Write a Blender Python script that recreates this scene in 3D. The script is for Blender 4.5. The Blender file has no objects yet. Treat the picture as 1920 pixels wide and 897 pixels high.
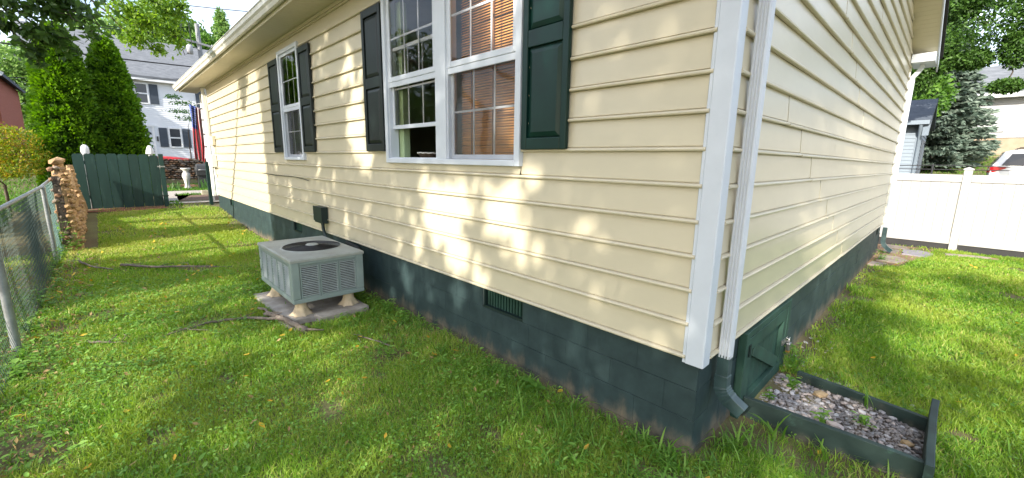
import bpy, bmesh, math, random
import numpy as np
from mathutils import Vector, Matrix

random.seed(7)
RNG = np.random.default_rng(11)
SC = bpy.context.scene
COL = SC.collection

# ------------------------------------------------------------------ camera
CAM_POS = Vector((0.879, -2.408, 1.6254))
YAW, PITCH, ROLL = 2.37396, -0.18406, 0.01687
cam_d = bpy.data.cameras.new('camera')
cam = bpy.data.objects.new('camera', cam_d)
COL.objects.link(cam)
fw = Vector((math.cos(PITCH) * math.cos(YAW), math.cos(PITCH) * math.sin(YAW), math.sin(PITCH)))
rt = Vector((math.sin(YAW), -math.cos(YAW), 0))
up = rt.cross(fw)
r2 = math.cos(ROLL) * rt + math.sin(ROLL) * up
u2 = -math.sin(ROLL) * rt + math.cos(ROLL) * up
M = Matrix((r2, u2, -fw)).transposed().to_4x4()
M.translation = CAM_POS
cam.matrix_world = M
cam_d.sensor_width = 36
cam_d.lens = 783.92 / 1920 * 36
cam_d.clip_start = 0.05
cam_d.clip_end = 1500
SC.camera = cam

# ------------------------------------------------------------------ light
SUN_AZ = math.radians(12)      # from -Y towards +X
SUN_EL = math.radians(28)
SUN = Vector((math.sin(SUN_AZ) * math.cos(SUN_EL), -math.cos(SUN_AZ) * math.cos(SUN_EL), math.sin(SUN_EL)))
world = bpy.data.worlds.new('World')
SC.world = world
world.use_nodes = True
nt = world.node_tree
nt.nodes.clear()
out = nt.nodes.new('ShaderNodeOutputWorld')
bg = nt.nodes.new('ShaderNodeBackground')
sky = nt.nodes.new('ShaderNodeTexSky')
sky.sky_type = 'NISHITA'
sky.sun_disc = False
sky.sun_elevation = SUN_EL
# Nishita: rotation 0 puts the sun at +Y, positive turns towards +X
sky.sun_rotation = math.atan2(SUN.x, SUN.y)
sky.air_density = 1.0
sky.dust_density = 1.5
tc = nt.nodes.new('ShaderNodeTexCoord')
mp = nt.nodes.new('ShaderNodeMapping')
mp.inputs['Scale'].default_value = (1, 1, 2.6)
nz = nt.nodes.new('ShaderNodeTexNoise')
nz.inputs['Scale'].default_value = 2.3
nz.inputs['Detail'].default_value = 7
nz.inputs['Roughness'].default_value = 0.6
cr = nt.nodes.new('ShaderNodeValToRGB')
cr.color_ramp.elements[0].position = 0.42
cr.color_ramp.elements[1].position = 0.68
cr.color_ramp.elements[0].color = (0.12, 0.12, 0.12, 1)
cr.color_ramp.elements[1].color = (0.8, 0.8, 0.8, 1)
mx = nt.nodes.new('ShaderNodeMixRGB')
mx.inputs[2].default_value = (7.4, 7.8, 8.6, 1)
nt.links.new(tc.outputs['Generated'], mp.inputs['Vector'])
nt.links.new(mp.outputs['Vector'], nz.inputs['Vector'])
nt.links.new(nz.outputs['Fac'], cr.inputs['Fac'])
nt.links.new(cr.outputs['Color'], mx.inputs[0])
nt.links.new(sky.outputs['Color'], mx.inputs[1])
nt.links.new(mx.outputs['Color'], bg.inputs['Color'])
bg.inputs['Strength'].default_value = 0.15
nt.links.new(bg.outputs['Background'], out.inputs['Surface'])

sun_d = bpy.data.lights.new('sun', 'SUN')
sun_d.energy = 4.0
sun_d.angle = math.radians(0.5)
sun_d.color = (1.0, 0.93, 0.80)
sun = bpy.data.objects.new('sun', sun_d)
COL.objects.link(sun)
sun.rotation_euler = SUN.to_track_quat('Z', 'Y').to_euler()
sun.location = SUN * 50

SC.view_settings.view_transform = 'Standard'
SC.view_settings.look = 'None'
SC.view_settings.exposure = 1.2
SC.view_settings.gamma = 1.0
SC.render.engine = 'CYCLES'
SC.cycles.max_bounces = 8
SC.cycles.diffuse_bounces = 4
SC.cycles.transparent_max_bounces = 24
SC.cycles.use_denoising = True
SC.cycles.denoising_input_passes = 'RGB_ALBEDO_NORMAL'
SC.cycles.denoising_prefilter = 'ACCURATE'

# ------------------------------------------------------------------ materials
MATS = {}
def mat(name, col, rough=0.6, var=0.12, scale=8.0, bump=0.0, bscale=60.0, spec=0.4, metal=0.0, col2=None, stretch=(1, 1, 1), coat=0.0, ramp=(0.35, 0.7), per=0.0):
    """noise-mottled principled material; col2 = the other tone, per = tone change from object to object"""
    m = bpy.data.materials.new(name)
    m.use_nodes = True
    t = m.node_tree
    b = t.nodes['Principled BSDF']
    b.inputs['Roughness'].default_value = rough
    b.inputs['Specular IOR Level'].default_value = spec
    b.inputs['Metallic'].default_value = metal
    b.inputs['Coat Weight'].default_value = coat
    if col2 is None:
        col2 = tuple(c * (1 - 2 * var) for c in col)
    g = t.nodes.new('ShaderNodeNewGeometry')
    mpn = t.nodes.new('ShaderNodeMapping')
    mpn.inputs['Scale'].default_value = stretch
    t.links.new(g.outputs['Position'], mpn.inputs['Vector'])
    n = t.nodes.new('ShaderNodeTexNoise')
    n.inputs['Scale'].default_value = scale
    n.inputs['Detail'].default_value = 6
    n.inputs['Roughness'].default_value = 0.62
    t.links.new(mpn.outputs['Vector'], n.inputs['Vector'])
    r = t.nodes.new('ShaderNodeValToRGB')
    r.color_ramp.elements[0].position = ramp[0]
    r.color_ramp.elements[1].position = ramp[1]
    r.color_ramp.elements[0].color = (*col2, 1)
    r.color_ramp.elements[1].color = (*col, 1)
    t.links.new(n.outputs['Fac'], r.inputs['Fac'])
    last = r.outputs['Color']
    if per:
        oi = t.nodes.new('ShaderNodeObjectInfo')
        mr = t.nodes.new('ShaderNodeMapRange')
        mr.inputs['To Min'].default_value = 1 - per
        mr.inputs['To Max'].default_value = 1 + per
        t.links.new(oi.outputs['Random'], mr.inputs['Value'])
        hs = t.nodes.new('ShaderNodeHueSaturation')
        t.links.new(mr.outputs['Result'], hs.inputs['Value'])
        t.links.new(last, hs.inputs['Color'])
        last = hs.outputs['Color']
    t.links.new(last, b.inputs['Base Color'])
    if bump:
        n2 = t.nodes.new('ShaderNodeTexNoise')
        n2.inputs['Scale'].default_value = bscale
        n2.inputs['Detail'].default_value = 4
        t.links.new(mpn.outputs['Vector'], n2.inputs['Vector'])
        bp = t.nodes.new('ShaderNodeBump')
        bp.inputs['Strength'].default_value = min(1.0, bump * 20)
        bp.inputs['Distance'].default_value = bump
        t.links.new(n2.outputs['Fac'], bp.inputs['Height'])
        t.links.new(bp.outputs['Normal'], b.inputs['Normal'])
    MATS[name] = m
    return m

def overlay(m, col, thr, scale, stretch=(1, 1, 1), zfade=None, rough=None, amount=1.0):
    """adds a stain of another colour over a mat(): where noise passes thr (lo, hi); zfade=(z0, z1): full at z0, none at z1"""
    t = m.node_tree
    b = t.nodes['Principled BSDF']
    src = b.inputs['Base Color'].links[0].from_socket
    g = t.nodes.new('ShaderNodeNewGeometry')
    mpn = t.nodes.new('ShaderNodeMapping')
    mpn.inputs['Scale'].default_value = stretch
    t.links.new(g.outputs['Position'], mpn.inputs['Vector'])
    n = t.nodes.new('ShaderNodeTexNoise')
    n.inputs['Scale'].default_value = scale
    n.inputs['Detail'].default_value = 7
    n.inputs['Roughness'].default_value = 0.65
    t.links.new(mpn.outputs['Vector'], n.inputs['Vector'])
    val = n.outputs['Fac']
    if zfade:
        s = t.nodes.new('ShaderNodeSeparateXYZ')
        t.links.new(g.outputs['Position'], s.inputs[0])
        mr = t.nodes.new('ShaderNodeMapRange')
        mr.inputs['From Min'].default_value = zfade[0]
        mr.inputs['From Max'].default_value = zfade[1]
        mr.inputs['To Min'].default_value = 0.45
        mr.inputs['To Max'].default_value = -0.35
        t.links.new(s.outputs['Z'], mr.inputs['Value'])
        ad = t.nodes.new('ShaderNodeMath')
        ad.operation = 'ADD'
        t.links.new(val, ad.inputs[0])
        t.links.new(mr.outputs['Result'], ad.inputs[1])
        val = ad.outputs[0]
    mr2 = t.nodes.new('ShaderNodeMapRange')
    mr2.interpolation_type = 'SMOOTHSTEP'
    mr2.inputs['From Min'].default_value = thr[0]
    mr2.inputs['From Max'].default_value = thr[1]
    mr2.inputs['To Max'].default_value = amount
    t.links.new(val, mr2.inputs['Value'])
    mixn = t.nodes.new('ShaderNodeMixRGB')
    mixn.inputs[2].default_value = (*col, 1)
    t.links.new(mr2.outputs['Result'], mixn.inputs[0])
    t.links.new(src, mixn.inputs[1])
    t.links.new(mixn.outputs[0], b.inputs['Base Color'])
    return m

def leafmat(name, cols, trans=0.35, rough=0.5, patch=None, pscale=1.5, spec=0.35):
    """foliage: colour from the face attribute 'rnd'; light passes through the blades"""
    m = bpy.data.materials.new(name)
    m.use_nodes = True
    t = m.node_tree
    b = t.nodes['Principled BSDF']
    o = t.nodes['Material Output']
    a = t.nodes.new('ShaderNodeAttribute')
    a.attribute_name = 'rnd'
    r = t.nodes.new('ShaderNodeValToRGB')
    els = r.color_ramp.elements
    while len(els) < len(cols):
        els.new(0.5)
    for i, c in enumerate(cols):
        els[i].position = i / max(1, len(cols) - 1)
        els[i].color = (*c, 1)
    t.links.new(a.outputs['Fac'], r.inputs['Fac'])
    last = r.outputs['Color']
    if patch:
        g = t.nodes.new('ShaderNodeNewGeometry')
        n = t.nodes.new('ShaderNodeTexNoise')
        n.inputs['Scale'].default_value = pscale
        n.inputs['Detail'].default_value = 5
        t.links.new(g.outputs['Position'], n.inputs['Vector'])
        mr = t.nodes.new('ShaderNodeMapRange')
        mr.inputs['From Min'].default_value = 0.45
        mr.inputs['From Max'].default_value = 0.72
        mr.inputs['To Max'].default_value = 0.8
        t.links.new(n.outputs['Fac'], mr.inputs['Value'])
        mixn = t.nodes.new('ShaderNodeMixRGB')
        mixn.inputs[2].default_value = (*patch, 1)
        t.links.new(mr.outputs['Result'], mixn.inputs[0])
        t.links.new(last, mixn.inputs[1])
        last = mixn.outputs[0]
    b.inputs['Roughness'].default_value = rough
    b.inputs['Specular IOR Level'].default_value = spec
    t.links.new(last, b.inputs['Base Color'])
    tr = t.nodes.new('ShaderNodeBsdfTranslucent')
    br = t.nodes.new('ShaderNodeHueSaturation')
    br.inputs['Value'].default_value = 1.5
    br.inputs['Saturation'].default_value = 1.1
    t.links.new(last, br.inputs['Color'])
    t.links.new(br.outputs['Color'], tr.inputs['Color'])
    mx_ = t.nodes.new('ShaderNodeMixShader')
    mx_.inputs[0].default_value = trans
    t.links.new(b.outputs[0], mx_.inputs[1])
    t.links.new(tr.outputs[0], mx_.inputs[2])
    t.links.new(mx_.outputs[0], o.inputs['Surface'])
    MATS[name] = m
    return m

def glassmat(name, tint=(1, 1, 1), wav=0.002, clear=1.0, dirt=0.0):
    m = bpy.data.materials.new(name)
    m.use_nodes = True
    t = m.node_tree
    t.nodes.clear()
    o = t.nodes.new('ShaderNodeOutputMaterial')
    tb = t.nodes.new('ShaderNodeBsdfTransparent')
    tb.inputs['Color'].default_value = (*[c * clear for c in tint], 1)
    gl = t.nodes.new('ShaderNodeBsdfGlossy')
    gl.inputs['Roughness'].default_value = 0.015
    fr = t.nodes.new('ShaderNodeFresnel')
    fr.inputs['IOR'].default_value = 1.48
    g = t.nodes.new('ShaderNodeNewGeometry')
    n = t.nodes.new('ShaderNodeTexNoise')
    n.inputs['Scale'].default_value = 3.0
    n.inputs['Detail'].default_value = 2
    t.links.new(g.outputs['Position'], n.inputs['Vector'])
    bp = t.nodes.new('ShaderNodeBump')
    bp.inputs['Strength'].default_value = 1.0
    bp.inputs['Distance'].default_value = wav
    t.links.new(n.outputs['Fac'], bp.inputs['Height'])
    t.links.new(bp.outputs['Normal'], gl.inputs['Normal'])
    mxs = t.nodes.new('ShaderNodeMixShader')
    t.links.new(fr.outputs[0], mxs.inputs[0])
    t.links.new(tb.outputs[0], mxs.inputs[1])
    t.links.new(gl.outputs[0], mxs.inputs[2])
    t.links.new(mxs.outputs[0], o.inputs['Surface'])
    MATS[name] = m
    return m

def screenmat(name, col, alpha):
    m = bpy.data.materials.new(name)
    m.use_nodes = True
    t = m.node_tree
    b = t.nodes['Principled BSDF']
    b.inputs['Base Color'].default_value = (*col, 1)
    b.inputs['Roughness'].default_value = 0.8
    n = t.nodes.new('ShaderNodeTexNoise')
    n.inputs['Scale'].default_value = 5
    mr = t.nodes.new('ShaderNodeMapRange')
    mr.inputs['To Min'].default_value = alpha - 0.1
    mr.inputs['To Max'].default_value = alpha + 0.1
    t.links.new(n.outputs['Fac'], mr.inputs['Value'])
    t.links.new(mr.outputs['Result'], b.inputs['Alpha'])
    MATS[name] = m
    return m

# house
mat('cream_vinyl', (0.575, 0.515, 0.375), rough=0.33, var=0.03, scale=2.5, bump=0.0006, bscale=9, spec=0.55, stretch=(1, 1, 2.5))
overlay(MATS['cream_vinyl'], (0.44, 0.38, 0.25), (0.60, 0.80), 2.2, (1, 1, 3.0), amount=0.35)
mat('white_vinyl', (0.60, 0.64, 0.70), rough=0.4, var=0.03, scale=5, spec=0.4)
mat('white_trim', (0.58, 0.62, 0.68), rough=0.42, var=0.03, scale=7, spec=0.4)
overlay(MATS['white_trim'], (0.45, 0.42, 0.36), (0.62, 0.8), 6, (1, 1, 0.4), amount=0.3)
mat('gutter_white', (0.76, 0.75, 0.70), rough=0.4, var=0.06, scale=3, spec=0.4)
overlay(MATS['gutter_white'], (0.40, 0.36, 0.27), (0.55, 0.75), 4, amount=0.4)
mat('soffit_cream', (0.62, 0.57, 0.42), rough=0.5, var=0.03, scale=4)
mat('green_block', (0.031, 0.055, 0.057), rough=0.62, scale=6, col2=(0.018, 0.034, 0.037), bump=0.003, bscale=120, spec=0.35, per=0.025)
overlay(MATS['green_block'], (0.06, 0.10, 0.10), (0.52, 0.75), 3.0, (1, 1, 0.45), amount=0.6)
overlay(MATS['green_block'], (0.30, 0.32, 0.31), (0.745, 0.77), 26, (1, 1, 0.35), amount=0.7)
overlay(MATS['green_block'], (0.20, 0.155, 0.105), (0.55, 1.0), 5.0, (1, 1, 0.5), zfade=(-0.22, 0.22), amount=0.9)
mat('mortar_green', (0.075, 0.10, 0.10), rough=0.8, scale=10, bump=0.002)
overlay(MATS['mortar_green'], (0.20, 0.16, 0.11), (0.55, 1.0), 5.0, zfade=(-0.22, 0.22), amount=0.9)
mat('green_shutter', (0.004, 0.028, 0.021), rough=0.34, var=0.12, scale=5, spec=0.25)
mat('dark_shutter', (0.006, 0.013, 0.012), rough=0.45, var=0.12, scale=5, spec=0.4)
mat('green_paint', (0.022, 0.070, 0.050), rough=0.68, var=0.2, scale=6, bump=0.002, bscale=70, stretch=(1, 1, 1))
overlay(MATS['green_paint'], (0.16, 0.19, 0.16), (0.68, 0.76), 22, (1, 1, 0.3), amount=0.55)
mat('bed_plank', (0.030, 0.058, 0.050), rough=0.65, var=0.25, scale=4, bump=0.004, bscale=45, stretch=(0.4, 1, 1.6))
overlay(MATS['bed_plank'], (0.15, 0.13, 0.10), (0.52, 0.9), 5, zfade=(-0.3, -0.02), amount=0.8)
overlay(MATS['bed_plank'], (0.07, 0.15, 0.115), (0.60, 0.72), 4, amount=0.7)
mat('downspout_green', (0.045, 0.085, 0.09), rough=0.38, var=0.2, scale=9, spec=0.5)
mat('roof_shingle', (0.06, 0.06, 0.065), rough=0.9, scale=14, bump=0.01, bscale=30)
mat('room_paint', (0.34, 0.40, 0.27), rough=0.8, scale=2)
mat('blind_wood', (0.78, 0.44, 0.15), rough=0.42, scale=12, col2=(0.62, 0.31, 0.09), stretch=(0.5, 3, 8), per=0.10)
mat('jamb_green', (0.42, 0.56, 0.32), rough=.6, scale=3)
mat('blind_tape', (0.20, 0.09, 0.03), rough=0.8)
glassmat('window_glass')
screenmat('screen_mesh', (0.10, 0.105, 0.11), 0.24)
mat('dark_metal', (0.03, 0.031, 0.033), rough=0.5, scale=10)
mat('box_green', (0.010, 0.024, 0.022), rough=0.5, scale=8)
mat('tan_plastic', (0.60, 0.54, 0.40), rough=0.5, scale=8)
mat('steel', (0.42, 0.42, 0.43), rough=0.4, metal=1.0, var=0.05)
mat('brass', (0.62, 0.36, 0.10), rough=0.35, metal=0.8, var=0.1)
mat('basket_weave', (0.10, 0.065, 0.04), rough=0.8, var=0.3, scale=40, bump=0.01)
# air conditioner
mat('ac_paint', (0.25, 0.305, 0.29), rough=0.48, scale=4, col2=(0.205, 0.255, 0.245), spec=0.4)
overlay(MATS['ac_paint'], (0.22, 0.21, 0.17), (0.55, 0.8), 5, (1, 1, 0.35), amount=0.55)
mat('ac_top', (0.34, 0.365, 0.34), rough=0.5, scale=4, col2=(0.26, 0.27, 0.24))
overlay(MATS['ac_top'], (0.20, 0.17, 0.12), (0.58, 0.78), 7, amount=0.6)
mat('ac_fin', (0.46, 0.51, 0.50), rough=0.4, scale=9)
mat('ac_dark', (0.02, 0.022, 0.022), rough=0.7)
mat('ac_foot', (0.62, 0.50, 0.33), rough=0.7, scale=12, bump=0.004)
overlay(MATS['ac_foot'], (0.25, 0.18, 0.11), (0.5, 0.75), 16, amount=0.6)
mat('concrete', (0.46, 0.42, 0.37), rough=0.9, scale=5, col2=(0.27, 0.235, 0.20), bump=0.006, bscale=50)
overlay(MATS['concrete'], (0.13, 0.10, 0.07), (0.6, 0.75), 7, amount=0.6)
# ground things
mat('dead_wood', (0.22, 0.185, 0.15), rough=0.9, scale=14, col2=(0.11, 0.085, 0.065), bump=0.006)
mat('bark', (0.11, 0.085, 0.065), rough=0.95, scale=9, col2=(0.05, 0.038, 0.03), bump=0.03, bscale=18, stretch=(1, 1, 0.3))
mat('grey_stone', (0.46, 0.45, 0.46), rough=0.8, scale=25, col2=(0.33, 0.32, 0.33), bump=0.003, per=0.35)
mat('pinkish_stone', (0.50, 0.43, 0.39), rough=0.8, scale=25, col2=(0.36, 0.30, 0.27), bump=0.003, per=0.3)
mat('tan_stone', (0.52, 0.38, 0.22), rough=0.8, scale=15, col2=(0.38, 0.26, 0.14), bump=0.005)
mat('flag_stone', (0.34, 0.29, 0.25), rough=0.85, scale=6, col2=(0.24, 0.19, 0.16), bump=0.006, per=0.15)
mat('slate_stone', (0.27, 0.25, 0.28), rough=0.8, scale=6, bump=0.006)
mat('gravel_soil', (0.20, 0.17, 0.15), rough=1, scale=30, col2=(0.09, 0.07, 0.055), bump=0.02, bscale=60)
mat('bare_soil', (0.30, 0.20, 0.125), rough=1, scale=4, col2=(0.17, 0.105, 0.065), bump=0.015, bscale=40)
mat('mulch', (0.20, 0.12, 0.08), rough=1, scale=30, col2=(0.09, 0.055, 0.035), bump=0.02, bscale=50)
mat('red_soil', (0.30, 0.12, 0.07), rough=1, scale=12, col2=(0.16, 0.07, 0.045), bump=0.015)
# left side
mat('galvanised', (0.36, 0.38, 0.39), rough=0.5, metal=0.55, scale=14, var=0.15)
mat('fence_wire', (0.075, 0.115, 0.105), rough=0.5, metal=0.2, scale=9)
mat('teal_wire', (0.14, 0.26, 0.25), rough=0.5, scale=9)
mat('gate_green', (0.010, 0.042, 0.036), rough=0.6, scale=5, col2=(0.008, 0.032, 0.027), bump=0.004, bscale=30, stretch=(1, 3, 0.4), per=0.14)
overlay(MATS['gate_green'], (0.055, 0.115, 0.095), (0.55, 0.75), 4, (1, 3, 0.5), amount=0.5)
mat('wall_cob', (0.47, 0.31, 0.165), rough=0.95, scale=6, col2=(0.34, 0.205, 0.10), bump=0.03, bscale=22)
mat('field_stone', (0.28, 0.22, 0.17), rough=0.9, scale=9, col2=(0.15, 0.12, 0.095), bump=0.012, per=0.4)
mat('rust_stone', (0.30, 0.17, 0.09), rough=0.9, scale=9, col2=(0.14, 0.08, 0.05), bump=0.012, per=0.5)
mat('white_paint', (0.78, 0.79, 0.81), rough=0.55, var=0.03, scale=3)
mat('hill_house_white', (0.40, 0.41, 0.43), rough=0.5, var=0.02, scale=2)
mat('house_white', (0.76, 0.775, 0.81), rough=0.5, var=0.02, scale=2)
mat('slate_shutter', (0.06, 0.075, 0.10), rough=0.6, scale=3)
mat('grey_shingle', (0.19, 0.20, 0.22), rough=0.95, scale=2.2, col2=(0.12, 0.13, 0.145), bump=0.02, bscale=12, stretch=(1, 1, 4))
mat('slate_shingle', (0.075, 0.09, 0.115), rough=0.95, scale=4, bump=0.02, bscale=12, stretch=(1, 1, 4))
mat('pane_dark', (0.045, 0.05, 0.06), rough=0.15, spec=0.6, scale=2)
mat('red_brick', (0.36, 0.115, 0.075), rough=0.9, scale=12, col2=(0.24, 0.075, 0.05), bump=0.01)
mat('edging_brick', (0.42, 0.23, 0.15), rough=0.9, scale=12, per=0.25)
mat('red_vinyl', (0.60, 0.03, 0.035), rough=0.4)
mat('flag_red', (0.70, 0.06, 0.08), rough=0.8)
mat('flag_white', (0.75, 0.74, 0.74), rough=0.8)
mat('flag_blue', (0.08, 0.13, 0.45), rough=0.8)
mat('pole_wood', (0.30, 0.31, 0.33), rough=0.9, scale=8, stretch=(1, 1, 0.2))
mat('wire_black', (0.03, 0.03, 0.035), rough=0.7)
mat('urn_white', (0.62, 0.60, 0.56), rough=0.9, scale=9, bump=0.01)
mat('grill_black', (0.05, 0.052, 0.055), rough=0.5)
# right side
mat('fence_white', (0.40, 0.395, 0.395), rough=0.38, var=0.02, scale=2, spec=0.4)
mat('dark_board', (0.035, 0.034, 0.036), rough=0.8, scale=5)
mat('blue_siding', (0.20, 0.245, 0.30), rough=0.6, scale=3, var=0.04)
mat('beige_block', (0.36, 0.30, 0.23), rough=0.9, scale=2, col2=(0.30, 0.23, 0.16), bump=0.01)
mat('car_paint', (0.72, 0.72, 0.71), rough=0.22, var=0.01, spec=0.5, coat=0.6)
mat('car_glass', (0.012, 0.014, 0.016), rough=0.06, spec=0.7)
mat('car_black', (0.02, 0.02, 0.022), rough=0.5)
mat('tail_red', (0.45, 0.012, 0.015), rough=0.2, spec=0.6)
mat('chrome', (0.5, 0.5, 0.5), rough=0.3, metal=1.0, var=0.02)
mat('vent_grey', (0.45, 0.46, 0.48), rough=0.6)
# leaves
leafmat('grass_blade', [(0.080, 0.185, 0.022), (0.165, 0.325, 0.034), (0.275, 0.42, 0.05), (0.48, 0.44, 0.15)], trans=0.4, patch=(0.32, 0.39, 0.055), pscale=1.1)
leafmat('slope_grass', [(0.05, 0.13, 0.016), (0.10, 0.22, 0.026), (0.16, 0.30, 0.036)], trans=0.35)
leafmat('weed_leaf', [(0.085, 0.20, 0.030), (0.165, 0.325, 0.045), (0.25, 0.42, 0.085)], trans=0.4)
leafmat('tall_blade', [(0.075, 0.175, 0.022), (0.14, 0.285, 0.036), (0.23, 0.38, 0.065)], trans=0.45)
leafmat('yellow_leaf', [(0.55, 0.33, 0.03), (0.62, 0.42, 0.05), (0.45, 0.22, 0.03)], trans=0.3)
leafmat('brown_leaf', [(0.28, 0.18, 0.07), (0.42, 0.30, 0.13)], trans=0.2)
leafmat('dark_leaf', [(0.035, 0.070, 0.016), (0.06, 0.12, 0.024), (0.11, 0.20, 0.035)], trans=0.45)
leafmat('shade_leaf', [(0.04, 0.09, 0.015), (0.07, 0.14, 0.02), (0.10, 0.19, 0.03)], trans=0.3)
leafmat('bright_leaf', [(0.10, 0.20, 0.02), (0.17, 0.29, 0.03), (0.24, 0.36, 0.05)], trans=0.45)
leafmat('mid_leaf', [(0.05, 0.12, 0.016), (0.09, 0.20, 0.028), (0.16, 0.29, 0.045)], trans=0.4)
leafmat('maple_dark', [(0.028, 0.07, 0.012), (0.055, 0.125, 0.02), (0.10, 0.20, 0.035)], trans=0.35)
leafmat('far_leaf', [(0.12, 0.22, 0.055), (0.19, 0.32, 0.085), (0.27, 0.40, 0.12)], trans=0.4)  # paler and yellower: distance haze put into the leaf colour
leafmat('arbor_leaf', [(0.022, 0.065, 0.006), (0.075, 0.18, 0.010), (0.16, 0.30, 0.018)], trans=0.35, rough=0.6)
leafmat('maple_leaf', [(0.09, 0.18, 0.014), (0.18, 0.27, 0.02), (0.30, 0.30, 0.03), (0.40, 0.24, 0.04)], trans=0.45)
leafmat('spruce_leaf', [(0.085, 0.13, 0.10), (0.15, 0.205, 0.165), (0.225, 0.28, 0.23)], trans=0.15, rough=0.7)
leafmat('iris_leaf', [(0.06, 0.15, 0.03), (0.10, 0.20, 0.06)], trans=0.35)

# ------------------------------------------------------------------ mesh helpers
ORG = {}
def org(o):
    return ORG.get(o.name, Vector((0, 0, 0))) if o else Vector((0, 0, 0))

class MB:
    """collects verts and faces in world coordinates, builds ONE mesh object"""
    def __init__(s):
        s.v = []; s.f = []; s.m = []; s.s = []
    def add(s, verts, faces, mi=0, smooth=False):
        n = len(s.v)
        s.v.extend([tuple(p) for p in verts])
        for f in faces:
            s.f.append(tuple(i + n for i in f)); s.m.append(mi); s.s.append(smooth)
        return s
    def box(s, x0, x1, y0, y1, z0, z1, mi=0, M=None):
        v = [Vector((x, y, z)) for z in (z0, z1) for y in (y0, y1) for x in (x0, x1)]
        if M is not None:
            v = [M @ p for p in v]
        return s.add(v, [(0, 2, 3, 1), (4, 5, 7, 6), (0, 1, 5, 4), (2, 6, 7, 3), (0, 4, 6, 2), (1, 3, 7, 5)], mi)
    def bar(s, a, b, w, h, mi=0, upv=(0, 0, 1)):
        """rectangular bar from a to b, w across, h along up"""
        a = Vector(a); b = Vector(b); d = (b - a).normalized()
        r = d.cross(Vector(upv)).normalized(); u = r.cross(d)
        v = []
        for p in (a, b):
            for sx, sz in ((-1, -1), (1, -1), (1, 1), (-1, 1)):
                v.append(p + r * sx * w / 2 + u * sz * h / 2)
        return s.add(v, [(3, 2, 1, 0), (4, 5, 6, 7), (0, 1, 5, 4), (1, 2, 6, 5), (2, 3, 7, 6), (3, 0, 4, 7)], mi)
    def tube(s, pts, r, n=8, mi=0, cap=True):
        pts = [Vector(p) for p in pts]
        k = len(pts)
        rs = r if isinstance(r, (list, tuple)) else [r] * k
        rings = []
        prev = None
        for i, p in enumerate(pts):
            d = (pts[min(i + 1, k - 1)] - pts[max(i - 1, 0)]).normalized()
            if prev is None:
                a = Vector((0, 0, 1)) if abs(d.z) < 0.9 else Vector((1, 0, 0))
                u = d.cross(a).normalized()
            else:
                u = (prev - d * prev.dot(d)).normalized()
            prev = u
            w = d.cross(u)
            rings.append([p + (u * math.cos(t) + w * math.sin(t)) * rs[i] for t in [2 * math.pi * j / n for j in range(n)]])
        v = [q for rg in rings for q in rg]
        f = []
        for i in range(k - 1):
            for j in range(n):
                a = i * n + j; b = i * n + (j + 1) % n
                f.append((a, b, b + n, a + n))
        s.add(v, f, mi, True)
        if cap:
            s.add(rings[0], [tuple(range(n))[::-1]], mi)
            s.add(rings[-1], [tuple(range(n))], mi)
        return s
    def loft(s, rings, mi=0, cap=True, smooth=True, close=True):
        n = len(rings[0])
        v = [q for rg in rings for q in rg]
        f = []
        for i in range(len(rings) - 1):
            for j in range(n if close else n - 1):
                a = i * n + j; b = i * n + (j + 1) % n
                f.append((a, b, b + n, a + n))
        s.add(v, f, mi, smooth)
        if cap and close:
            s.add(rings[0], [tuple(range(n))[::-1]], mi)
            s.add(rings[-1], [tuple(range(n))], mi)
        return s
    def lathe(s, c, prof, n=20, mi=0):
        rings = [[Vector((c[0] + r * math.cos(2 * math.pi * j / n), c[1] + r * math.sin(2 * math.pi * j / n), c[2] + z)) for j in range(n)] for r, z in prof]
        return s.loft(rings, mi)
    def prism(s, poly, fn, a, b, mi=0):
        """poly: list of 2-D points; fn(p, t) -> 3-D"""
        n = len(poly)
        v = [fn(p, a) for p in poly] + [fn(p, b) for p in poly]
        f = [tuple(range(n))[::-1], tuple(range(n, 2 * n))] + [(i, (i + 1) % n, (i + 1) % n + n, i + n) for i in range(n)]
        return s.add(v, f, mi)
    def build(s, name, mats, parent=None, bevel=0.0, loc=None, rot=None):
        me = bpy.data.meshes.new(name)
        o0 = org(parent) if loc is None else Vector((0, 0, 0))
        me.from_pydata([(p[0] - o0.x, p[1] - o0.y, p[2] - o0.z) for p in s.v], [], s.f)
        mats = mats if isinstance(mats, (list, tuple)) else [mats]
        for m in mats:
            me.materials.append(MATS[m])
        me.polygons.foreach_set('material_index', s.m)
        me.polygons.foreach_set('use_smooth', s.s)
        bm = bmesh.new(); bm.from_mesh(me)
        bmesh.ops.recalc_face_normals(bm, faces=bm.faces)
        bm.to_mesh(me); bm.free()
        me.update()
        o = bpy.data.objects.new(name, me)
        COL.objects.link(o)
        if parent is not None:
            o.parent = parent
            ORG[o.name] = org(parent)
        if loc is not None:
            o.location = loc
        if rot is not None:
            o.rotation_euler = rot
        if bevel:
            md = o.modifiers.new('bevel', 'BEVEL')
            md.width = bevel; md.segments = 2; md.limit_method = 'ANGLE'; md.angle_limit = math.radians(40)
        return o

def tag(o, label=None, cat=None, group=None, kind=None):
    if label: o['label'] = label
    if cat: o['category'] = cat
    if group: o['group'] = group
    if kind: o['kind'] = kind
    return o

def thing(name, loc, label, cat, group=None):
    o = bpy.data.objects.new(name, None)
    o.empty_display_size = 0.2
    o.location = loc
    COL.objects.link(o)
    ORG[o.name] = Vector(loc)
    return tag(o, label, cat, group)

def dup(o, parent=None, loc=None, rot=None, scale=None):
    c = o.copy(); COL.objects.link(c)
    if parent is not None: c.parent = parent
    if loc is not None: c.location = loc
    if rot is not None: c.rotation_euler = rot
    if scale is not None: c.scale = scale
    return c

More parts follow.
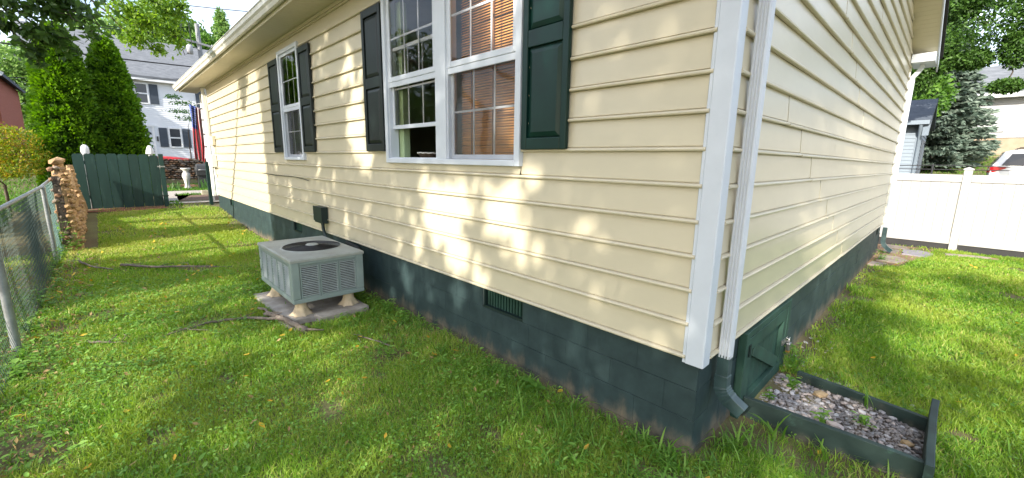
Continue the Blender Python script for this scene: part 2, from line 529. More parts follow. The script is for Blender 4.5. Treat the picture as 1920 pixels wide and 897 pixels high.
def dup_tree(root, loc, rot=None, scale=None, label=None):
    r = dup(root, None, loc, rot, scale)
    if label: r['label'] = label
    for ch in list(root.children):
        c = dup(ch, r)
        for g in list(ch.children):
            dup(g, c)
    return r

def npmesh(name, V, F, matname, parent=None, rnd=None, smooth=False):
    """V (n,3) in world space, F (m,k) all faces with k corners, rnd (m,) face attribute"""
    me = bpy.data.meshes.new(name)
    o0 = org(parent)
    V = np.asarray(V, dtype=np.float32) - np.array(o0, dtype=np.float32)
    F = np.asarray(F, dtype=np.int32)
    me.vertices.add(len(V)); me.vertices.foreach_set('co', V.ravel())
    k = F.shape[1]
    me.loops.add(F.size); me.loops.foreach_set('vertex_index', F.ravel())
    me.polygons.add(len(F))
    me.polygons.foreach_set('loop_start', np.arange(0, F.size, k, dtype=np.int32))
    me.polygons.foreach_set('loop_total', np.full(len(F), k, dtype=np.int32))
    if smooth:
        me.polygons.foreach_set('use_smooth', np.ones(len(F), dtype=bool))
    me.materials.append(MATS[matname])
    if rnd is not None:
        a = me.attributes.new('rnd', 'FLOAT', 'FACE')
        a.data.foreach_set('value', np.asarray(rnd, dtype=np.float32))
    me.update(calc_edges=True)
    o = bpy.data.objects.new(name, me)
    COL.objects.link(o)
    if parent is not None:
        o.parent = parent
        ORG[o.name] = o0
    return o

def unit(a):
    return a / np.maximum(1e-9, np.linalg.norm(a, axis=-1, keepdims=True))

def leaf_geo(P, L, rng, bias=(0, 0, 0), spread=1.0, width=0.5, fold=0.12):
    """diamond leaves, two triangles folded on the midrib. P (n,3), L (n,)"""
    n = len(P)
    d = unit(rng.normal(size=(n, 3)) * spread + np.asarray(bias))
    nrm = unit(np.cross(d, rng.normal(size=(n, 3))))
    s = np.cross(nrm, d)
    L = np.asarray(L)[:, None]
    base = P
    tip = P + d * L
    mid = P + d * L * 0.45 + nrm * L * fold
    l = mid + s * L * width * 0.5
    r = mid - s * L * width * 0.5
    V = np.stack([base, l, tip, r], 1).reshape(-1, 3)
    i = np.arange(n)[:, None] * 4
    F = np.concatenate([i + np.array([[0, 2, 1]]), i + np.array([[0, 3, 2]])], 1).reshape(-1, 3)
    return V, F

def leaf_object(name, P, L, matname, parent=None, rng=RNG, rnd=None, **kw):
    V, F = leaf_geo(P, L, rng, **kw)
    if rnd is None:
        rnd = rng.random(len(P))
    return npmesh(name, V, F, matname, parent, np.repeat(rnd, 2))

def blob_points(blobs, per, rng, shell=0.55):
    """points in ellipsoids (x, y, z, rx, ry, rz), more of them towards the surface"""
    out_ = []
    for b in blobs:
        c = np.array(b[:3]); r = np.array(b[3:6])
        n = int(per * (b[6] if len(b) > 6 else 1))
        d = unit(rng.normal(size=(n, 3)))
        rad = shell + (1 - shell) * rng.random((n, 1)) ** 0.6
        rad = np.where(rng.random((n, 1)) < 0.25, rng.random((n, 1)) ** 0.5, rad)
        bump = 1 + 0.16 * np.sin(d[:, :1] * 7 + c[0] * 3) * np.sin(d[:, 1:2] * 6 + c[1] * 2 + d[:, 2:] * 5)
        out_.append(c + d * r * rad * bump)
    return np.concatenate(out_)

def ss(a, b, x):
    t = np.clip((np.asarray(x, dtype=float) - a) / (b - a), 0, 1)
    return t * t * (3 - 2 * t)

# ------------------------------------------------------------------ terrain
def gz(x, y):
    x = np.asarray(x, dtype=float); y = np.asarray(y, dtype=float)
    left = 1 - ss(-0.2, 0.6, x) * ss(-0.6, 0.5, y)
    z = -0.17 + 0.27 * ss(-10.0, -15.3, x) * (1 - ss(8, 12, y))
    z = z + (1 - left) * (-0.055 + 0.10 * ss(3, 9, y))
    zr = np.interp(y, [10.8, 13, 20, 25, 27.5, 33, 36, 80, 300], [0, 0.1, 0.45, 0.65, 1.1, 2.45, 2.6, 4, 6])
    z = z + zr
    t = ss(-28.15, -28.4, x) * ss(-1.4, -1.0, y) * (1 - ss(14, 18, y)) + ss(-22, -33, x) * (1 - ss(-1.4, -1.0, y))
    z = z + 1.3 * t + 0.012 * np.maximum(0, -x - 45)
    return z
def gzz(x, y):
    return float(gz(x, y))

# ================================================================== HOUSE
H = thing('house', (-0.05, 0.05, -0.3), 'cream vinyl sided ranch house with green shutters on a dark green block foundation', 'house')
ZB, CH = 0.48, 0.2032
WX0, WX1, WZ0, WZ1 = -3.67, -1.495, 1.585, 3.40      # double window
SX0, SX1 = -7.50, -6.46                               # small window
XL, YB = -14.6, 9.15                                  # far ends of the two walls
EAVE, SLOPE, RIDGE = 3.60, 0.47, YB / 2

PROF = [(0.004, 0.000), (0.026, -0.002), (0.0325, 0.002), (0.0345, 0.010), (0.030, 0.019), (0.0175, 0.0225), (0.0060, 0.0240), (0.0060, 0.0265), (0.0150, 0.0285), (0.0152, 0.034), (0.0085, 0.15), (0.0035, 0.2036)]
def siding_piece(a, b, k, place, z0=None, z1=None, proud=0.0, seed=0):
    """one vinyl panel from a to b along the wall, course k; place(t, out, z) -> point"""
    zb = ZB + CH * k
    pr = [(o, z) for o, z in PROF]
    if z1 is not None or z0 is not None:
        lo = (z0 - zb) if z0 is not None else -1
        hi = (z1 - zb) if z1 is not None else 9
        npz = [(np.interp(z, [q[1] for q in PROF[4:]], [q[0] for q in PROF[4:]]) if z > 0.02 else 0.02, z) for z in (max(lo, 0), min(hi, 0.2036))]
        mid = [q for q in pr if lo < q[1] < hi]
        pr = ([] if lo < 0 else [npz[0]]) + mid + ([] if hi > 0.2 else [npz[1]])
    if len(pr) < 2 or b - a < 0.01:
        return None
    n = max(1, int((b - a) / 0.22))
    rings = []
    for i in range(n + 1):
        t = a + (b - a) * i / n
        w = 0.0011 * math.sin(t * 2.3 + k * 1.7 + seed) + 0.0008 * math.sin(t * 5.9 + k * 2.9)
        dz = 0.0016 * math.sin(t * 0.9 + k * 0.6 + seed) + (0.0035 * math.exp(-((t - b) / 0.25) ** 2) if seed else 0)
        rings.append([place(t, 0.004 + o + proud + w * min(1, z / 0.08), zb + z + dz * (1 if z < 0.19 else 0.5)) for o, z in pr])
    m = MB()
    m.loft(rings, cap=False, close=False, smooth=False)
    for (ra) in (rings[0], rings[-1]):
        m.add(list(ra), [tuple(range(len(ra)))] if len(ra) > 2 else [])
    return m.build('siding_panel', 'cream_vinyl', H)

lplace = lambda t, o, z: Vector((t, -o, z))
rplace = lambda t, o, z: Vector((o, t, z))
rr = random.Random(3)
NL = 15
for k in range(NL + 1):
    zb, zt = ZB + CH * k, ZB + CH * (k + 1)
    spans = [(XL + 0.10, -0.075)]
    holes = []
    for (hx0, hx1) in ((SX0, SX1), (WX0, WX1)):
        if zt > WZ0 + 0.005 and zb < WZ1:
            holes.append((hx0 + 0.01, hx1 - 0.01))
    cuts = []
    x = XL + 0.10
    for (h0, h1) in holes:
        cuts.append((x, h0)); x = h1
        # slivers under and over the window
        if zb < WZ0 < zt:
            siding_piece(h0, h1, k, lplace, z1=WZ0 + 0.005)
        if zb < WZ1 < zt:
            siding_piece(h0, h1, k, lplace, z0=WZ1 - 0.005)
    cuts.append((x, -0.075))
    if k == NL:
        for a, b in cuts:
            siding_piece(a, b, k, lplace, z1=EAVE - 0.004)
        continue
    for a, b in cuts:
        js = {4: [-7.18], 2: [-3.62, -10.4], 5: [-11.3], 8: [-11.9], 1: [-8.6], 3: [-10.9]}.get(k, [-9.7 - 0.4 * (k % 3)])
        pts = [a] + [j for j in js if a + 0.5 < j < b - 0.5] + [b]
        for i in range(len(pts) - 1):
            siding_piece(pts[i] + (0.0012 if i else 0), pts[i + 1] - (0.0012 if i < len(pts) - 2 else 0), k, lplace, proud=0.0015 * (i % 2))
J1 = {6: 1.56, 5: 2.02, 4: 2.53, 3: 2.99, 2: 3.48, 1: 3.91, 9: 3.87, 8: 4.42, 11: 2.99, 12: 2.51, 10: 3.43, 13: 2.05, 14: 4.6, 15: 4.1, 7: 1.1, 0: 4.4}
J2 = {6: 5.84, 5: 6.3, 4: 6.85, 3: 7.22, 2: 7.7, 1: 8.1, 7: 5.4}
for k in range(0, 25):
    zb = ZB + CH * k
    y0, y1 = 0.075, YB - 0.01
    if zb + CH > EAVE:
        dy = (zb + CH * 0.6 - (EAVE + 0.10)) / SLOPE
        y0, y1 = max(y0, dy), min(y1, YB - dy)
    if y1 - y0 < 0.2: break
    pts = [y0] + [j for j in (J1.get(k), J2.get(k)) if j and y0 + 0.3 < j < y1 - 0.3] + [y1]
    for i in range(len(pts) - 1):
        siding_piece(pts[i] + (0.0022 if i else 0), pts[i + 1] - (0.0022 if i < len(pts) - 2 else 0), k, rplace, proud=0.0028 * (i % 2), seed=1.3)

# wall core behind the siding, with the window openings left out
m = MB()
for a, b, z0, z1 in ((XL, SX0 + .03, ZB, EAVE), (SX1 - .03, WX0 + .03, ZB, EAVE), (WX1 - .03, 0, ZB, EAVE), (SX0 + .03, SX1 - .03, ZB, WZ0 + .03), (SX0 + .03, SX1 - .03, WZ1 - .03, EAVE), (WX0 + .03, WX1 - .03, ZB, WZ0 + .03), (WX0 + .03, WX1 - .03, WZ1 - .03, EAVE)):
    m.box(a, b, 0.0, 0.10, z0, z1)
m.box(-0.10, 0.0, 0.1, YB - 0.1, ZB, EAVE)
m.box(XL, XL + 0.1, 0.1, YB - 0.1, ZB, EAVE)
m.box(XL, 0, YB - 0.1, YB, ZB, EAVE)
for x in (-0.1, XL):
    m.add([(x, 0.1, EAVE), (x, YB - 0.1, EAVE), (x, RIDGE, EAVE + SLOPE * (RIDGE - 0.1)), (x + .1, 0.1, EAVE), (x + .1, YB - 0.1, EAVE), (x + .1, RIDGE, EAVE + SLOPE * (RIDGE - 0.1))], [(0, 1, 2), (3, 5, 4), (0, 2, 5, 3), (1, 4, 5, 2), (0, 3, 4, 1)])
m.build('wall_core', 'dark_board', H)
# the room seen through the windows
m = MB()
m.add([(-8.6, .12, .55), (-.3, .12, .55), (-.3, 3.6, .55), (-8.6, 3.6, .55), (-8.6, .12, 3.5), (-.3, .12, 3.5), (-.3, 3.6, 3.5), (-8.6, 3.6, 3.5)], [(0, 1, 2, 3), (4, 7, 6, 5), (2, 6, 7, 3), (0, 3, 7, 4), (1, 5, 6, 2)])
m.box(-5.0, -4.9, .13, 3.6, .56, 3.49)
m.build('room', 'room_paint', H)

# corner post
m = MB()
o = 0.033
o = 0.028
sec = [(-0.094, 0.0), (-0.094, -o + .006), (-0.090, -o), (-0.074, -o), (-0.069, -o - .005), (0.027, -o - .005), (o + .005, -0.027), (o + .005, 0.062), (o, 0.066), (o, 0.078), (o - .006, 0.082), (0.0, 0.082), (0.0, 0.0)]
m.prism(sec, lambda p, t: Vector((p[0], p[1], t)), 0.452, EAVE)
m.build('corner_post', 'white_trim', H)
m = MB()
m.prism([(XL - .033, -.033), (XL + .10, -.033), (XL + .10, 0), (XL, 0), (XL, .1), (XL - .033, .1)], lambda p, t: Vector((p[0], p[1], t)), 0.455, EAVE)
m.build('corner_post', 'white_trim', H)
m = MB()
m.prism([(.033, YB + .033), (.033, YB - .06), (0, YB - .06), (0, YB), (-.1, YB), (-.1, YB + .033)], lambda p, t: Vector((p[0], p[1], t)), 0.455, EAVE + .02)
m.build('corner_post', 'gutter_white', H)

# ---- foundation blocks
def vent(x0, x1, z0, z1, place, parent):
    f = MB()
    def bx(a, b, o0, o1, c, d):
        p = [place(a, o0, c), place(b, o1, d)]
        f.box(min(p[0].x, p[1].x), max(p[0].x, p[1].x), min(p[0].y, p[1].y), max(p[0].y, p[1].y), c, d)
    bx(x0, x1, -0.12, -0.11, z0, z1)
    bx(x0, x1, -0.11, -0.002, z0, z0 + .022); bx(x0, x0 + .016, -0.11, -0.01, z0 + .022, z1); bx(x1 - .016, x1, -0.11, -0.01, z0 + .022, z1)
    v = f.build('vent', 'box_green', parent)
    n = int((x1 - x0) / 0.036)
    for i in range(1, n):
        f = MB(); x = x0 + (x1 - x0) * i / n
        bx(x - .010, x + .010, -0.055, -0.038, z0 + .022, z1)
        f.build('vent_bar', 'green_paint', v)
    return v
VL = [(-1.99, -1.47), (-7.46, -7.0), (-12.97, -12.55)]
m = MB()
m.box(XL + .01, -.006, .006, .18, -.55, ZB - .2); m.box(-.18, -.006, .18, YB - .01, -.55, ZB - .2)
xs_ = [-.006] + [q for v_ in VL for q in (v_[1], v_[0])] + [XL + .01]
for i in range(0, len(xs_), 2):
    m.box(xs_[i + 1], xs_[i], .006, .18, ZB - .199, ZB)
m.box(-.18, -.006, .18, 8.42, ZB - .199, ZB); m.box(-.18, -.006, 8.82, YB - .01, ZB - .199, ZB)
m.build('mortar', 'mortar_green', H)
blk = []
for c in range(4):
    z1 = ZB - 0.2 * c; z0 = z1 - 0.2
    off = 0.2 * (c % 2)
    x = -0.0005
    first = True
    while x > XL:
        xe = max(XL, x - (0.4 - off if first and off else 0.4)); first = False
        segs = [(xe, x)]
        if c == 0:
            for (va, vb) in VL:
                ns = []
                for a, b in segs:
                    if vb <= a or va >= b: ns.append((a, b))
                    else:
                        if va - a > .03: ns.append((a, va))
                        if b - vb > .03: ns.append((vb, b))
                segs = ns
        for a, b in segs:
            j = rr.uniform(-.0012, .0012)
            MB().box(a + .0005, b - .0005, .0 + j, .02, z0 + .0016, z1 - .0016).build('block', 'green_block', H, bevel=.0009)
        x = xe
    y = 0.0205; first = True
    while y < YB:
        ye = min(YB, y + (0.4 - off if first and off else 0.4)); first = False
        if c == 0 and ye > 8.45 and y < 8.85:
            y = ye; continue
        j = rr.uniform(-.0012, .0012)
        MB().box(-.02, .0 + j, y + .0005, ye - .0005, z0 + .0016, z1 - .0016).build('block', 'green_block', H, bevel=.0009)
        y = ye
for va, vb in VL:
    vent(va, vb, ZB - .2, ZB, lambda t, o, z: Vector((t, -o, z)), H)
vent(8.42, 8.82, ZB - .2, ZB, lambda t, o, z: Vector((o, t, z)), H)

# ---- soffit, fascia, gutter, roof
EY = -0.44                                            # outer edge of the long eave
x = 0.38
while x > -16.35:
    xe = max(-16.35, x - 0.305)
    f = MB()
    for q in range(3):                                # three V-grooved boards to a panel
        a = x - (x - xe) * q / 3; b = x - (x - xe) * (q + 1) / 3
        f.prism([(a, 0), (a - .010, -.006), (b + .010, -.006), (b, 0), (b, .012), (a, .012)], lambda p, t: Vector((p[0], t, EAVE + p[1])), EY, 0.0 if a > XL and a <= 0.02 else 0.0)
    f.build('soffit_panel', 'soffit_cream', H)
    x = xe
MB().box(XL, -.105, -.045, -.026, EAVE - .05, EAVE - .007).build('frieze', 'soffit_cream', H)
MB().box(-16.35, 0.38, EY - .018, EY, EAVE - .02, EAVE + .15).build('fascia', 'soffit_cream', H)
g = [(0, .155), (0, .02), (-.045, 0), (-.072, .004), (-.092, .05), (-.118, .075), (-.122, .135), (-.135, .142), (-.132, .152), (-.116, .15), (-.112, .08), (-.086, .055), (-.066, .012), (-.045, .008), (-.006, .026), (-.006, .155)]
f = MB()
f.prism(g, lambda p, t: Vector((t, EY - .019 + p[0], EAVE + .02 + p[1])), -16.5, 0.42)
for xx in np.arange(-16.5, 0.4, 0.75):
    f.box(xx, xx + .03, EY - .15, EY - .02, EAVE + .149, EAVE + .156)
f.build('gutter', 'gutter_white', H)
f = MB()
e0 = EAVE + .14; rz = e0 + SLOPE * (RIDGE + .45)
for s_ in (0, 1):
    ya = EY - .06 if s_ == 0 else YB + .50
    f.add([(.42, ya, e0 + .03), (-16.5, ya, e0 + .03), (-16.5, RIDGE, rz + .03), (.42, RIDGE, rz + .03), (.42, ya, e0), (-16.5, ya, e0), (-16.5, RIDGE, rz), (.42, RIDGE, rz)], [(0, 1, 2, 3), (4, 7, 6, 5), (0, 4, 5, 1), (0, 3, 7, 4), (1, 5, 6, 2)])
f.build('roof', 'roof_shingle', H)
# gable overhang: sloping soffit boards, rake board, the boxed return
RX = 0.36
def rakez(y):
    return EAVE + 0.105 + SLOPE * min(y, YB - y)
yy = RIDGE
while yy < YB + .1:
    ye = min(YB + .1, yy + .30)
    f = MB()
    for q in range(3):
        a = yy + (ye - yy) * q / 3; b = yy + (ye - yy) * (q + 1) / 3
        f.add([(0.0, a, rakez(a)), (RX, a, rakez(a)), (RX, a + .006, rakez(a) - .006), (0, a + .006, rakez(a) - .006), (0, b - .006, rakez(b) - .004), (RX, b - .006, rakez(b) - .004), (RX, b, rakez(b)), (0, b, rakez(b))], [(0, 1, 2, 3), (3, 2, 5, 4), (4, 5, 6, 7)])
    f.build('soffit_panel', 'soffit_cream', H)
    ym = YB - ye
    yy = ye
f = MB()
for y0, y1 in ((-.40, RIDGE), (RIDGE, YB + .45)):
    z0, z1 = rakez(y0), rakez(y1)
    f.add([(RX, y0, z0 - .012), (RX + .02, y0, z0 - .012), (RX + .02, y0, z0 + .17), (RX, y0, z0 + .17), (RX, y1, z1 - .012), (RX + .02, y1, z1 - .012), (RX + .02, y1, z1 + .17), (RX, y1, z1 + .17)], [(0, 1, 2, 3), (4, 7, 6, 5), (0, 4, 5, 1), (1, 5, 6, 2), (2, 6, 7, 3), (3, 7, 4, 0)])
f.build('rake_board', 'white_trim', H)
f = MB()
f.box(0.026, RX - .004, YB - .30, YB + .44, EAVE - .02, EAVE + .135)
f.build('eave_return', 'white_trim', H, bevel=.006)
f = MB()
f.add([(0.026, -.38, EAVE + .0), (RX - .004, -.38, EAVE + .0), (RX - .004, .12, EAVE + .0), (0.026, .12, EAVE), (0.026, -.38, EAVE + .14), (RX - .004, -.38, EAVE + .14), (RX - .004, .12, EAVE + .14), (0.026, .12, EAVE + .14)], [(0, 1, 2, 3), (4, 7, 6, 5), (0, 4, 5, 1), (1, 5, 6, 2), (2, 6, 7, 3), (3, 7, 4, 0)])
f.build('eave_return', 'white_trim', H, bevel=.006)

# ---- windows
def win_box(m, a, b, y0, y1, z0, z1):
    m.box(a, b, y0, y1, z0, z1)
def sash(parent, a, b, z0, z1, y, cols, rows, w=0.036, glass='window_glass', open_muntin=True):
    m = MB()
    m.box(a, a + w, y - .014, y + .014, z0, z1); m.box(b - w, b, y - .014, y + .014, z0, z1)
    m.box(a + w, b - w, y - .013, y + .013, z0, z0 + w * 1.15); m.box(a + w, b - w, y - .013, y + .013, z1 - w, z1)
    m.build('sash', 'white_vinyl', parent, bevel=.004)
    gm = MB(); gm.add([(a + w, y, z0 + w), (b - w, y, z0 + w), (b - w, y, z1 - w), (a + w, y, z1 - w)], [(0, 1, 2, 3)])
    gp_ = gm.build('glass_pane', glass, parent)
    if gp_.data.polygons[0].normal.y > 0:
        gp_.data.flip_normals()
    for i in range(1, cols):
        x = a + w + (b - a - 2 * w) * i / cols
        MB().box(x - .009, x + .009, y + .006, y + .012, z0 + w * 1.15, z1 - w).build('muntin', 'white_vinyl', parent)
    for i in range(1, rows):
        z = z0 + w + (z1 - z0 - 2 * w) * i / rows
        MB().box(a + w, b - w, y + .0035, y + .0145, z - .009, z + .009).build('muntin', 'white_vinyl', parent)
def window(x0, x1, units, mull):
    c = MB()
    cw = 0.062
    c.box(x0, x0 + cw, -.058, .06, WZ0, WZ1); c.box(x1 - cw, x1, -.058, .06, WZ0, WZ1)
    c.box(x0 + cw, x1 - cw, -.056, .06, WZ1 - cw, WZ1); c.box(x0 + cw, x1 - cw, -.062, .06, WZ0, WZ0 + .05)
    if mull:
        c.box(mull[0], mull[1], -.05, .06, WZ0 + .05, WZ1 - cw)
    for (a, b) in units:                              # inner jamb liners, head to sill
        c.box(a - .012, a, -.034, .075, WZ0 + .05, WZ1 - cw); c.box(b, b + .012, -.034, .075, WZ0 + .05, WZ1 - cw)
    return c.build('window', 'white_vinyl', H, bevel=.005)
ZM = 2.475
W1 = window(WX0, WX1, [(-3.596, -2.672), (-2.478, -1.569)], (-2.66, -2.49))
for a, b, raised in ((-3.596, -2.672, 0.32), (-2.478, -1.569, 0.0)):
    sash(W1, a, b, ZM - .02, WZ1 - .062, -.018, 3, 2, w=.045)
    sash(W1, a, b, WZ0 + .052 + raised, ZM + .02 + raised, .020, 3, 2)
    s_ = MB(); s_.box(a, b, -.026, -.008, ZM - .075, ZM - .021); s_.build('meeting_rail', 'white_vinyl', W1, bevel=.004)
    s_ = MB(); s_.add([(a, -.022, WZ0 + .05), (b, -.022, WZ0 + .05), (b, -.022, ZM - .075), (a, -.022, ZM - .075)], [(0, 1, 2, 3)])
    if raised == 0: s_.build('insect_screen', 'screen_mesh', W1)
    else:
        MB().box(a, b, -.028, -.014, WZ0 + .05, WZ0 + .062).build('screen_track', 'white_vinyl', W1)
W2 = window(SX0, SX1, [(SX0 + .074, SX1 - .074)], None)
sash(W2, SX0 + .074, SX1 - .074, ZM - .02, WZ1 - .062, -.018, 3, 2, w=.045)
sash(W2, SX0 + .074, SX1 - .074, WZ0 + .052, ZM + .02, .020, 3, 2)
MB().box(SX0 + .074, SX1 - .074, -.026, -.008, ZM - .075, ZM - .021).build('meeting_rail', 'white_vinyl', W2, bevel=.004)
s_ = MB(); s_.add([(SX0 + .074, -.022, WZ0 + .05), (SX1 - .074, -.022, WZ0 + .05), (SX1 - .074, -.022, ZM - .075), (SX0 + .074, -.022, ZM - .075)], [(0, 1, 2, 3)])
s_.build('insect_screen', 'screen_mesh', W2)

MB().box(-3.61, -3.50, .085, .16, WZ0 + .05, 3.3).build('inner_jamb', 'jamb_green', W1)
# ---- shutters
def shutter(x0, x1, z0, z1, matname):
    y0, y1 = -.062, -.026
    st = 0.055
    s = MB()
    zr = z0 + (z1 - z0) * 0.49
    s.box(x0, x0 + st, y0, y1, z0, z1); s.box(x1 - st, x1, y0, y1, z0, z1)
    for a, b in ((z0, z0 + .085), (zr - .06, zr + .06), (z1 - .085, z1)):
        s.box(x0 + st, x1 - st, y0 + .001, y1, a, b)
    s.box(x0 + st, x1 - st, y1 - .012, y1 - .002, z0 + .085, z1 - .085)
    o = s.build('shutter', matname, H, bevel=.005)
    for a, b in ((z0 + .085, zr - .06), (zr + .06, z1 - .085)):
        p = MB()
        xa, xb = x0 + st + .006, x1 - st - .006
        za, zb_ = a + .006, b - .006
        i = .038
        yb, yf = y1 - .011, y0 + .006
        p.add([(xa, yb, za), (xb, yb, za), (xb, yb, zb_), (xa, yb, zb_), (xa + .006, yb - .008, za + .006), (xb - .006, yb - .008, za + .006), (xb - .006, yb - .008, zb_ - .006), (xa + .006, yb - .008, zb_ - .006),
               (xa + i, yf, za + i), (xb - i, yf, za + i), (xb - i, yf, zb_ - i), (xa + i, yf, zb_ - i)],
              [(0, 1, 5, 4), (1, 2, 6, 5), (2, 3, 7, 6), (3, 0, 4, 7), (4, 5, 9, 8), (5, 6, 10, 9), (6, 7, 11, 10), (7, 4, 8, 11), (8, 9, 10, 11)])
        p.build('raised_panel', matname, o)
shutter(-1.475, -1.035, 1.715, 3.33, 'green_shutter')
shutter(-4.165, -3.70, 1.715, 3.30, 'dark_shutter')
shutter(-8.06, -7.53, 1.715, 3.31, 'dark_shutter')
shutter(-6.44, -5.95, 1.715, 3.29, 'dark_shutter')

# ---- downspouts
def downspout(x0, x1, y0, y1, z0, z1, name='downspout', matname='white_trim'):
    ribs = []
    n = 4
    w = (x1 - x0)
    sec = [(x0, y1), (x0, y0)]
    for i in range(n):                                # ribs on the face towards the near corner
        a = x0 + w * (i + .12) / n; b = x0 + w * (i + .88) / n
        sec += [(a, y0), (a + w * .2 / n, y0 - .006), (b - w * .2 / n, y0 - .006), (b, y0)]
    sec += [(x1, y0)]
    d = y1 - y0
    for i in range(3):
        a = y0 + d * (i + .2) / 3; b = y0 + d * (i + .8) / 3
        sec += [(x1, a), (x1 + .003, a + d * .04), (x1 + .003, b - d * .04), (x1, b)]
    sec += [(x1, y1)]
    f = MB()
    f.prism(sec, lambda p, t: Vector((p[0], p[1], t)), z0, z1)
    return f.build(name, matname, H)
def rect_path(pts, w, d, name, matname, side=Vector((0, 1, 0)), lip=0.0):
    f = MB(); rings = []
    k = len(pts)
    for i, p in enumerate(pts):
        p = Vector(p)
        t = (Vector(pts[min(i + 1, k - 1)]) - Vector(pts[max(i - 1, 0)])).normalized()
        nrm = t.cross(side).normalized()
        e = 1 + (lip if i % 2 else 0)
        rings.append([p + side * sx * w / 2 * e + nrm * sn * d / 2 * e for sx, sn in ((-1, -1), (1, -1), (1, 1), (-1, 1))])
    f.loft(rings, cap=False, smooth=False)
    return f.build(name, matname, H)
ds = downspout(.030, .096, .207, .272, .455, EAVE + .1)
DSC = Vector((.079, .245, 0))
pts = [(.063, .24, .47), (.063, .24, .335), (.063, .24, .334), (.063, .24, .27), (.0645, .24, .258), (.067, .24, .247), (.071, .24, .236), (.076, .24, .226), (.083, .24, .216), (.091, .239, .207), (.101, .238, .198), (.112, .237, .190), (.126, .236, .182), (.155, .233, .166), (.20, .23, .142)]
f = MB(); rings = []
for i, p in enumerate(pts):
    p = Vector(p)
    t = (Vector(pts[min(i + 1, len(pts) - 1)]) - Vector(pts[max(i - 1, 0)])).normalized()
    s0 = Vector((0, 1, 0))
    nrm = t.cross(s0).normalized()
    e = (.93 if i < 2 else 1.03) + (.10 if (i % 2 and 3 < i < 13) else 0)
    rings.append([p + s0 * sx * .036 * e + nrm * sn * .036 * e for sx, sn in ((-1, -1), (-.2, -1.06), (.2, -1.06), (1, -1), (1, 1), (-1, 1), (-1.06, .2), (-1.06, -.2))])
f.loft(rings, cap=False, smooth=False)
f.build('downspout_elbow', 'downspout_green', H, bevel=.003)
# far downspout on the gable end
downspout(.034, .105, YB - .04, YB + .04, .40, EAVE - .30)
rect_path([(.07, YB, EAVE - .29), (.075, YB, EAVE - .24), (.13, YB, EAVE - .16), (.17, YB, EAVE - .09), (.18, YB, EAVE - .02)], .082, .068, 'downspout_elbow', 'white_trim')
rect_path([(.07, YB, .41), (.07, YB, .13), (.078, YB, .08), (.10, YB, .03), (.15, YB - .02, -.02), (.23, YB - .06, -.07)], .086, .072, 'downspout_elbow', 'downspout_green', lip=.06)
# pipes at the far end of the long wall
f = MB(); f.box(XL - .17, XL - .05, -.125, -.045, .42, EAVE - .01); f.build('downspout', 'gutter_white', H, bevel=.012)

# ---- crawl space door
DY0, DY1, DZ0, DZ1 = .68, 1.86, -.21, .468
f = MB()
f.box(.001, .055, DY0, DY0 + .075, DZ0, DZ1); f.box(.001, .055, DY1 - .075, DY1, DZ0, DZ1); f.box(.001, .053, DY0 + .075, DY1 - .075, DZ1 - .05, DZ1)
D = f.build('crawl_door', 'green_paint', H, bevel=.004)
a0, a1, b0, b1 = DY0 + .08, DY1 - .08, DZ0 + .02, DZ1 - .055
n = 6
for i in range(n):
    ya = a0 + (a1 - a0) * i / n; yb = a0 + (a1 - a0) * (i + 1) / n
    MB().box(.004, .014, ya + .002, yb - .002, b0, b1).build('plank', 'green_paint', D, bevel=.002)
for z0, z1 in ((b1 - .105, b1 - .001), (b0 + .001, b0 + .105)):
    MB().box(.0145, .052, a0 + .001, a1 - .001, z0, z1).build('rail', 'green_paint', D, bevel=.003)
for y0, y1 in ((a0 + .001, a0 + .085), (a1 - .085, a1 - .001)):
    MB().box(.0145, .050, y0, y1, b0 + .107, b1 - .107).build('stile', 'green_paint', D, bevel=.003)
p0 = Vector((.031, a0 + .15, b1 - .13)); p1 = Vector((.031, a1 - .15, b0 + .125))
f = MB(); f.bar(p0, p1, .033, .10, upv=(0, .4, 1)); f.build('brace', 'green_paint', D, bevel=.003)
for zh in (b1 - .09, b0 + .08):
    f = MB(); f.tube([(.060, a0 - .005, zh - .045), (.060, a0 - .005, zh + .045)], .008, 8); f.box(.051, .056, a0 - .035, a0 + .04, zh - .04, zh + .04); f.build('hinge', 'box_green', D)
f = MB(); f.box(.050, .060, a1 - .08, a1 + .07, .07, .115); f.tube([(.060, a1 + .04, .078), (.080, a1 + .04, .085), (.080, a1 + .04, .105), (.060, a1 + .04, .112)], .004, 6); f.build('hasp', 'steel', D)
PL = thing('padlock', (.085, DY1 - .04, .0), 'small silver padlock with a brass base hanging from the green crawl space door', 'padlock')
f = MB(); f.box(.070, .098, DY1 - .072, DY1 - .012, .005, .075); f.build('body', 'steel', PL, bevel=.006)
f = MB(); f.box(.069, .099, DY1 - .074, DY1 - .010, -.012, .0045); f.build('base_plate', 'brass', PL, bevel=.003)
f = MB(); f.tube([(.084, DY1 - .060, .07), (.084, DY1 - .060, .105), (.084, DY1 - .052, .120), (.084, DY1 - .042, .124), (.084, DY1 - .032, .120), (.084, DY1 - .024, .105), (.084, DY1 - .024, .07)], .0045, 8); f.build('shackle', 'chrome', PL)

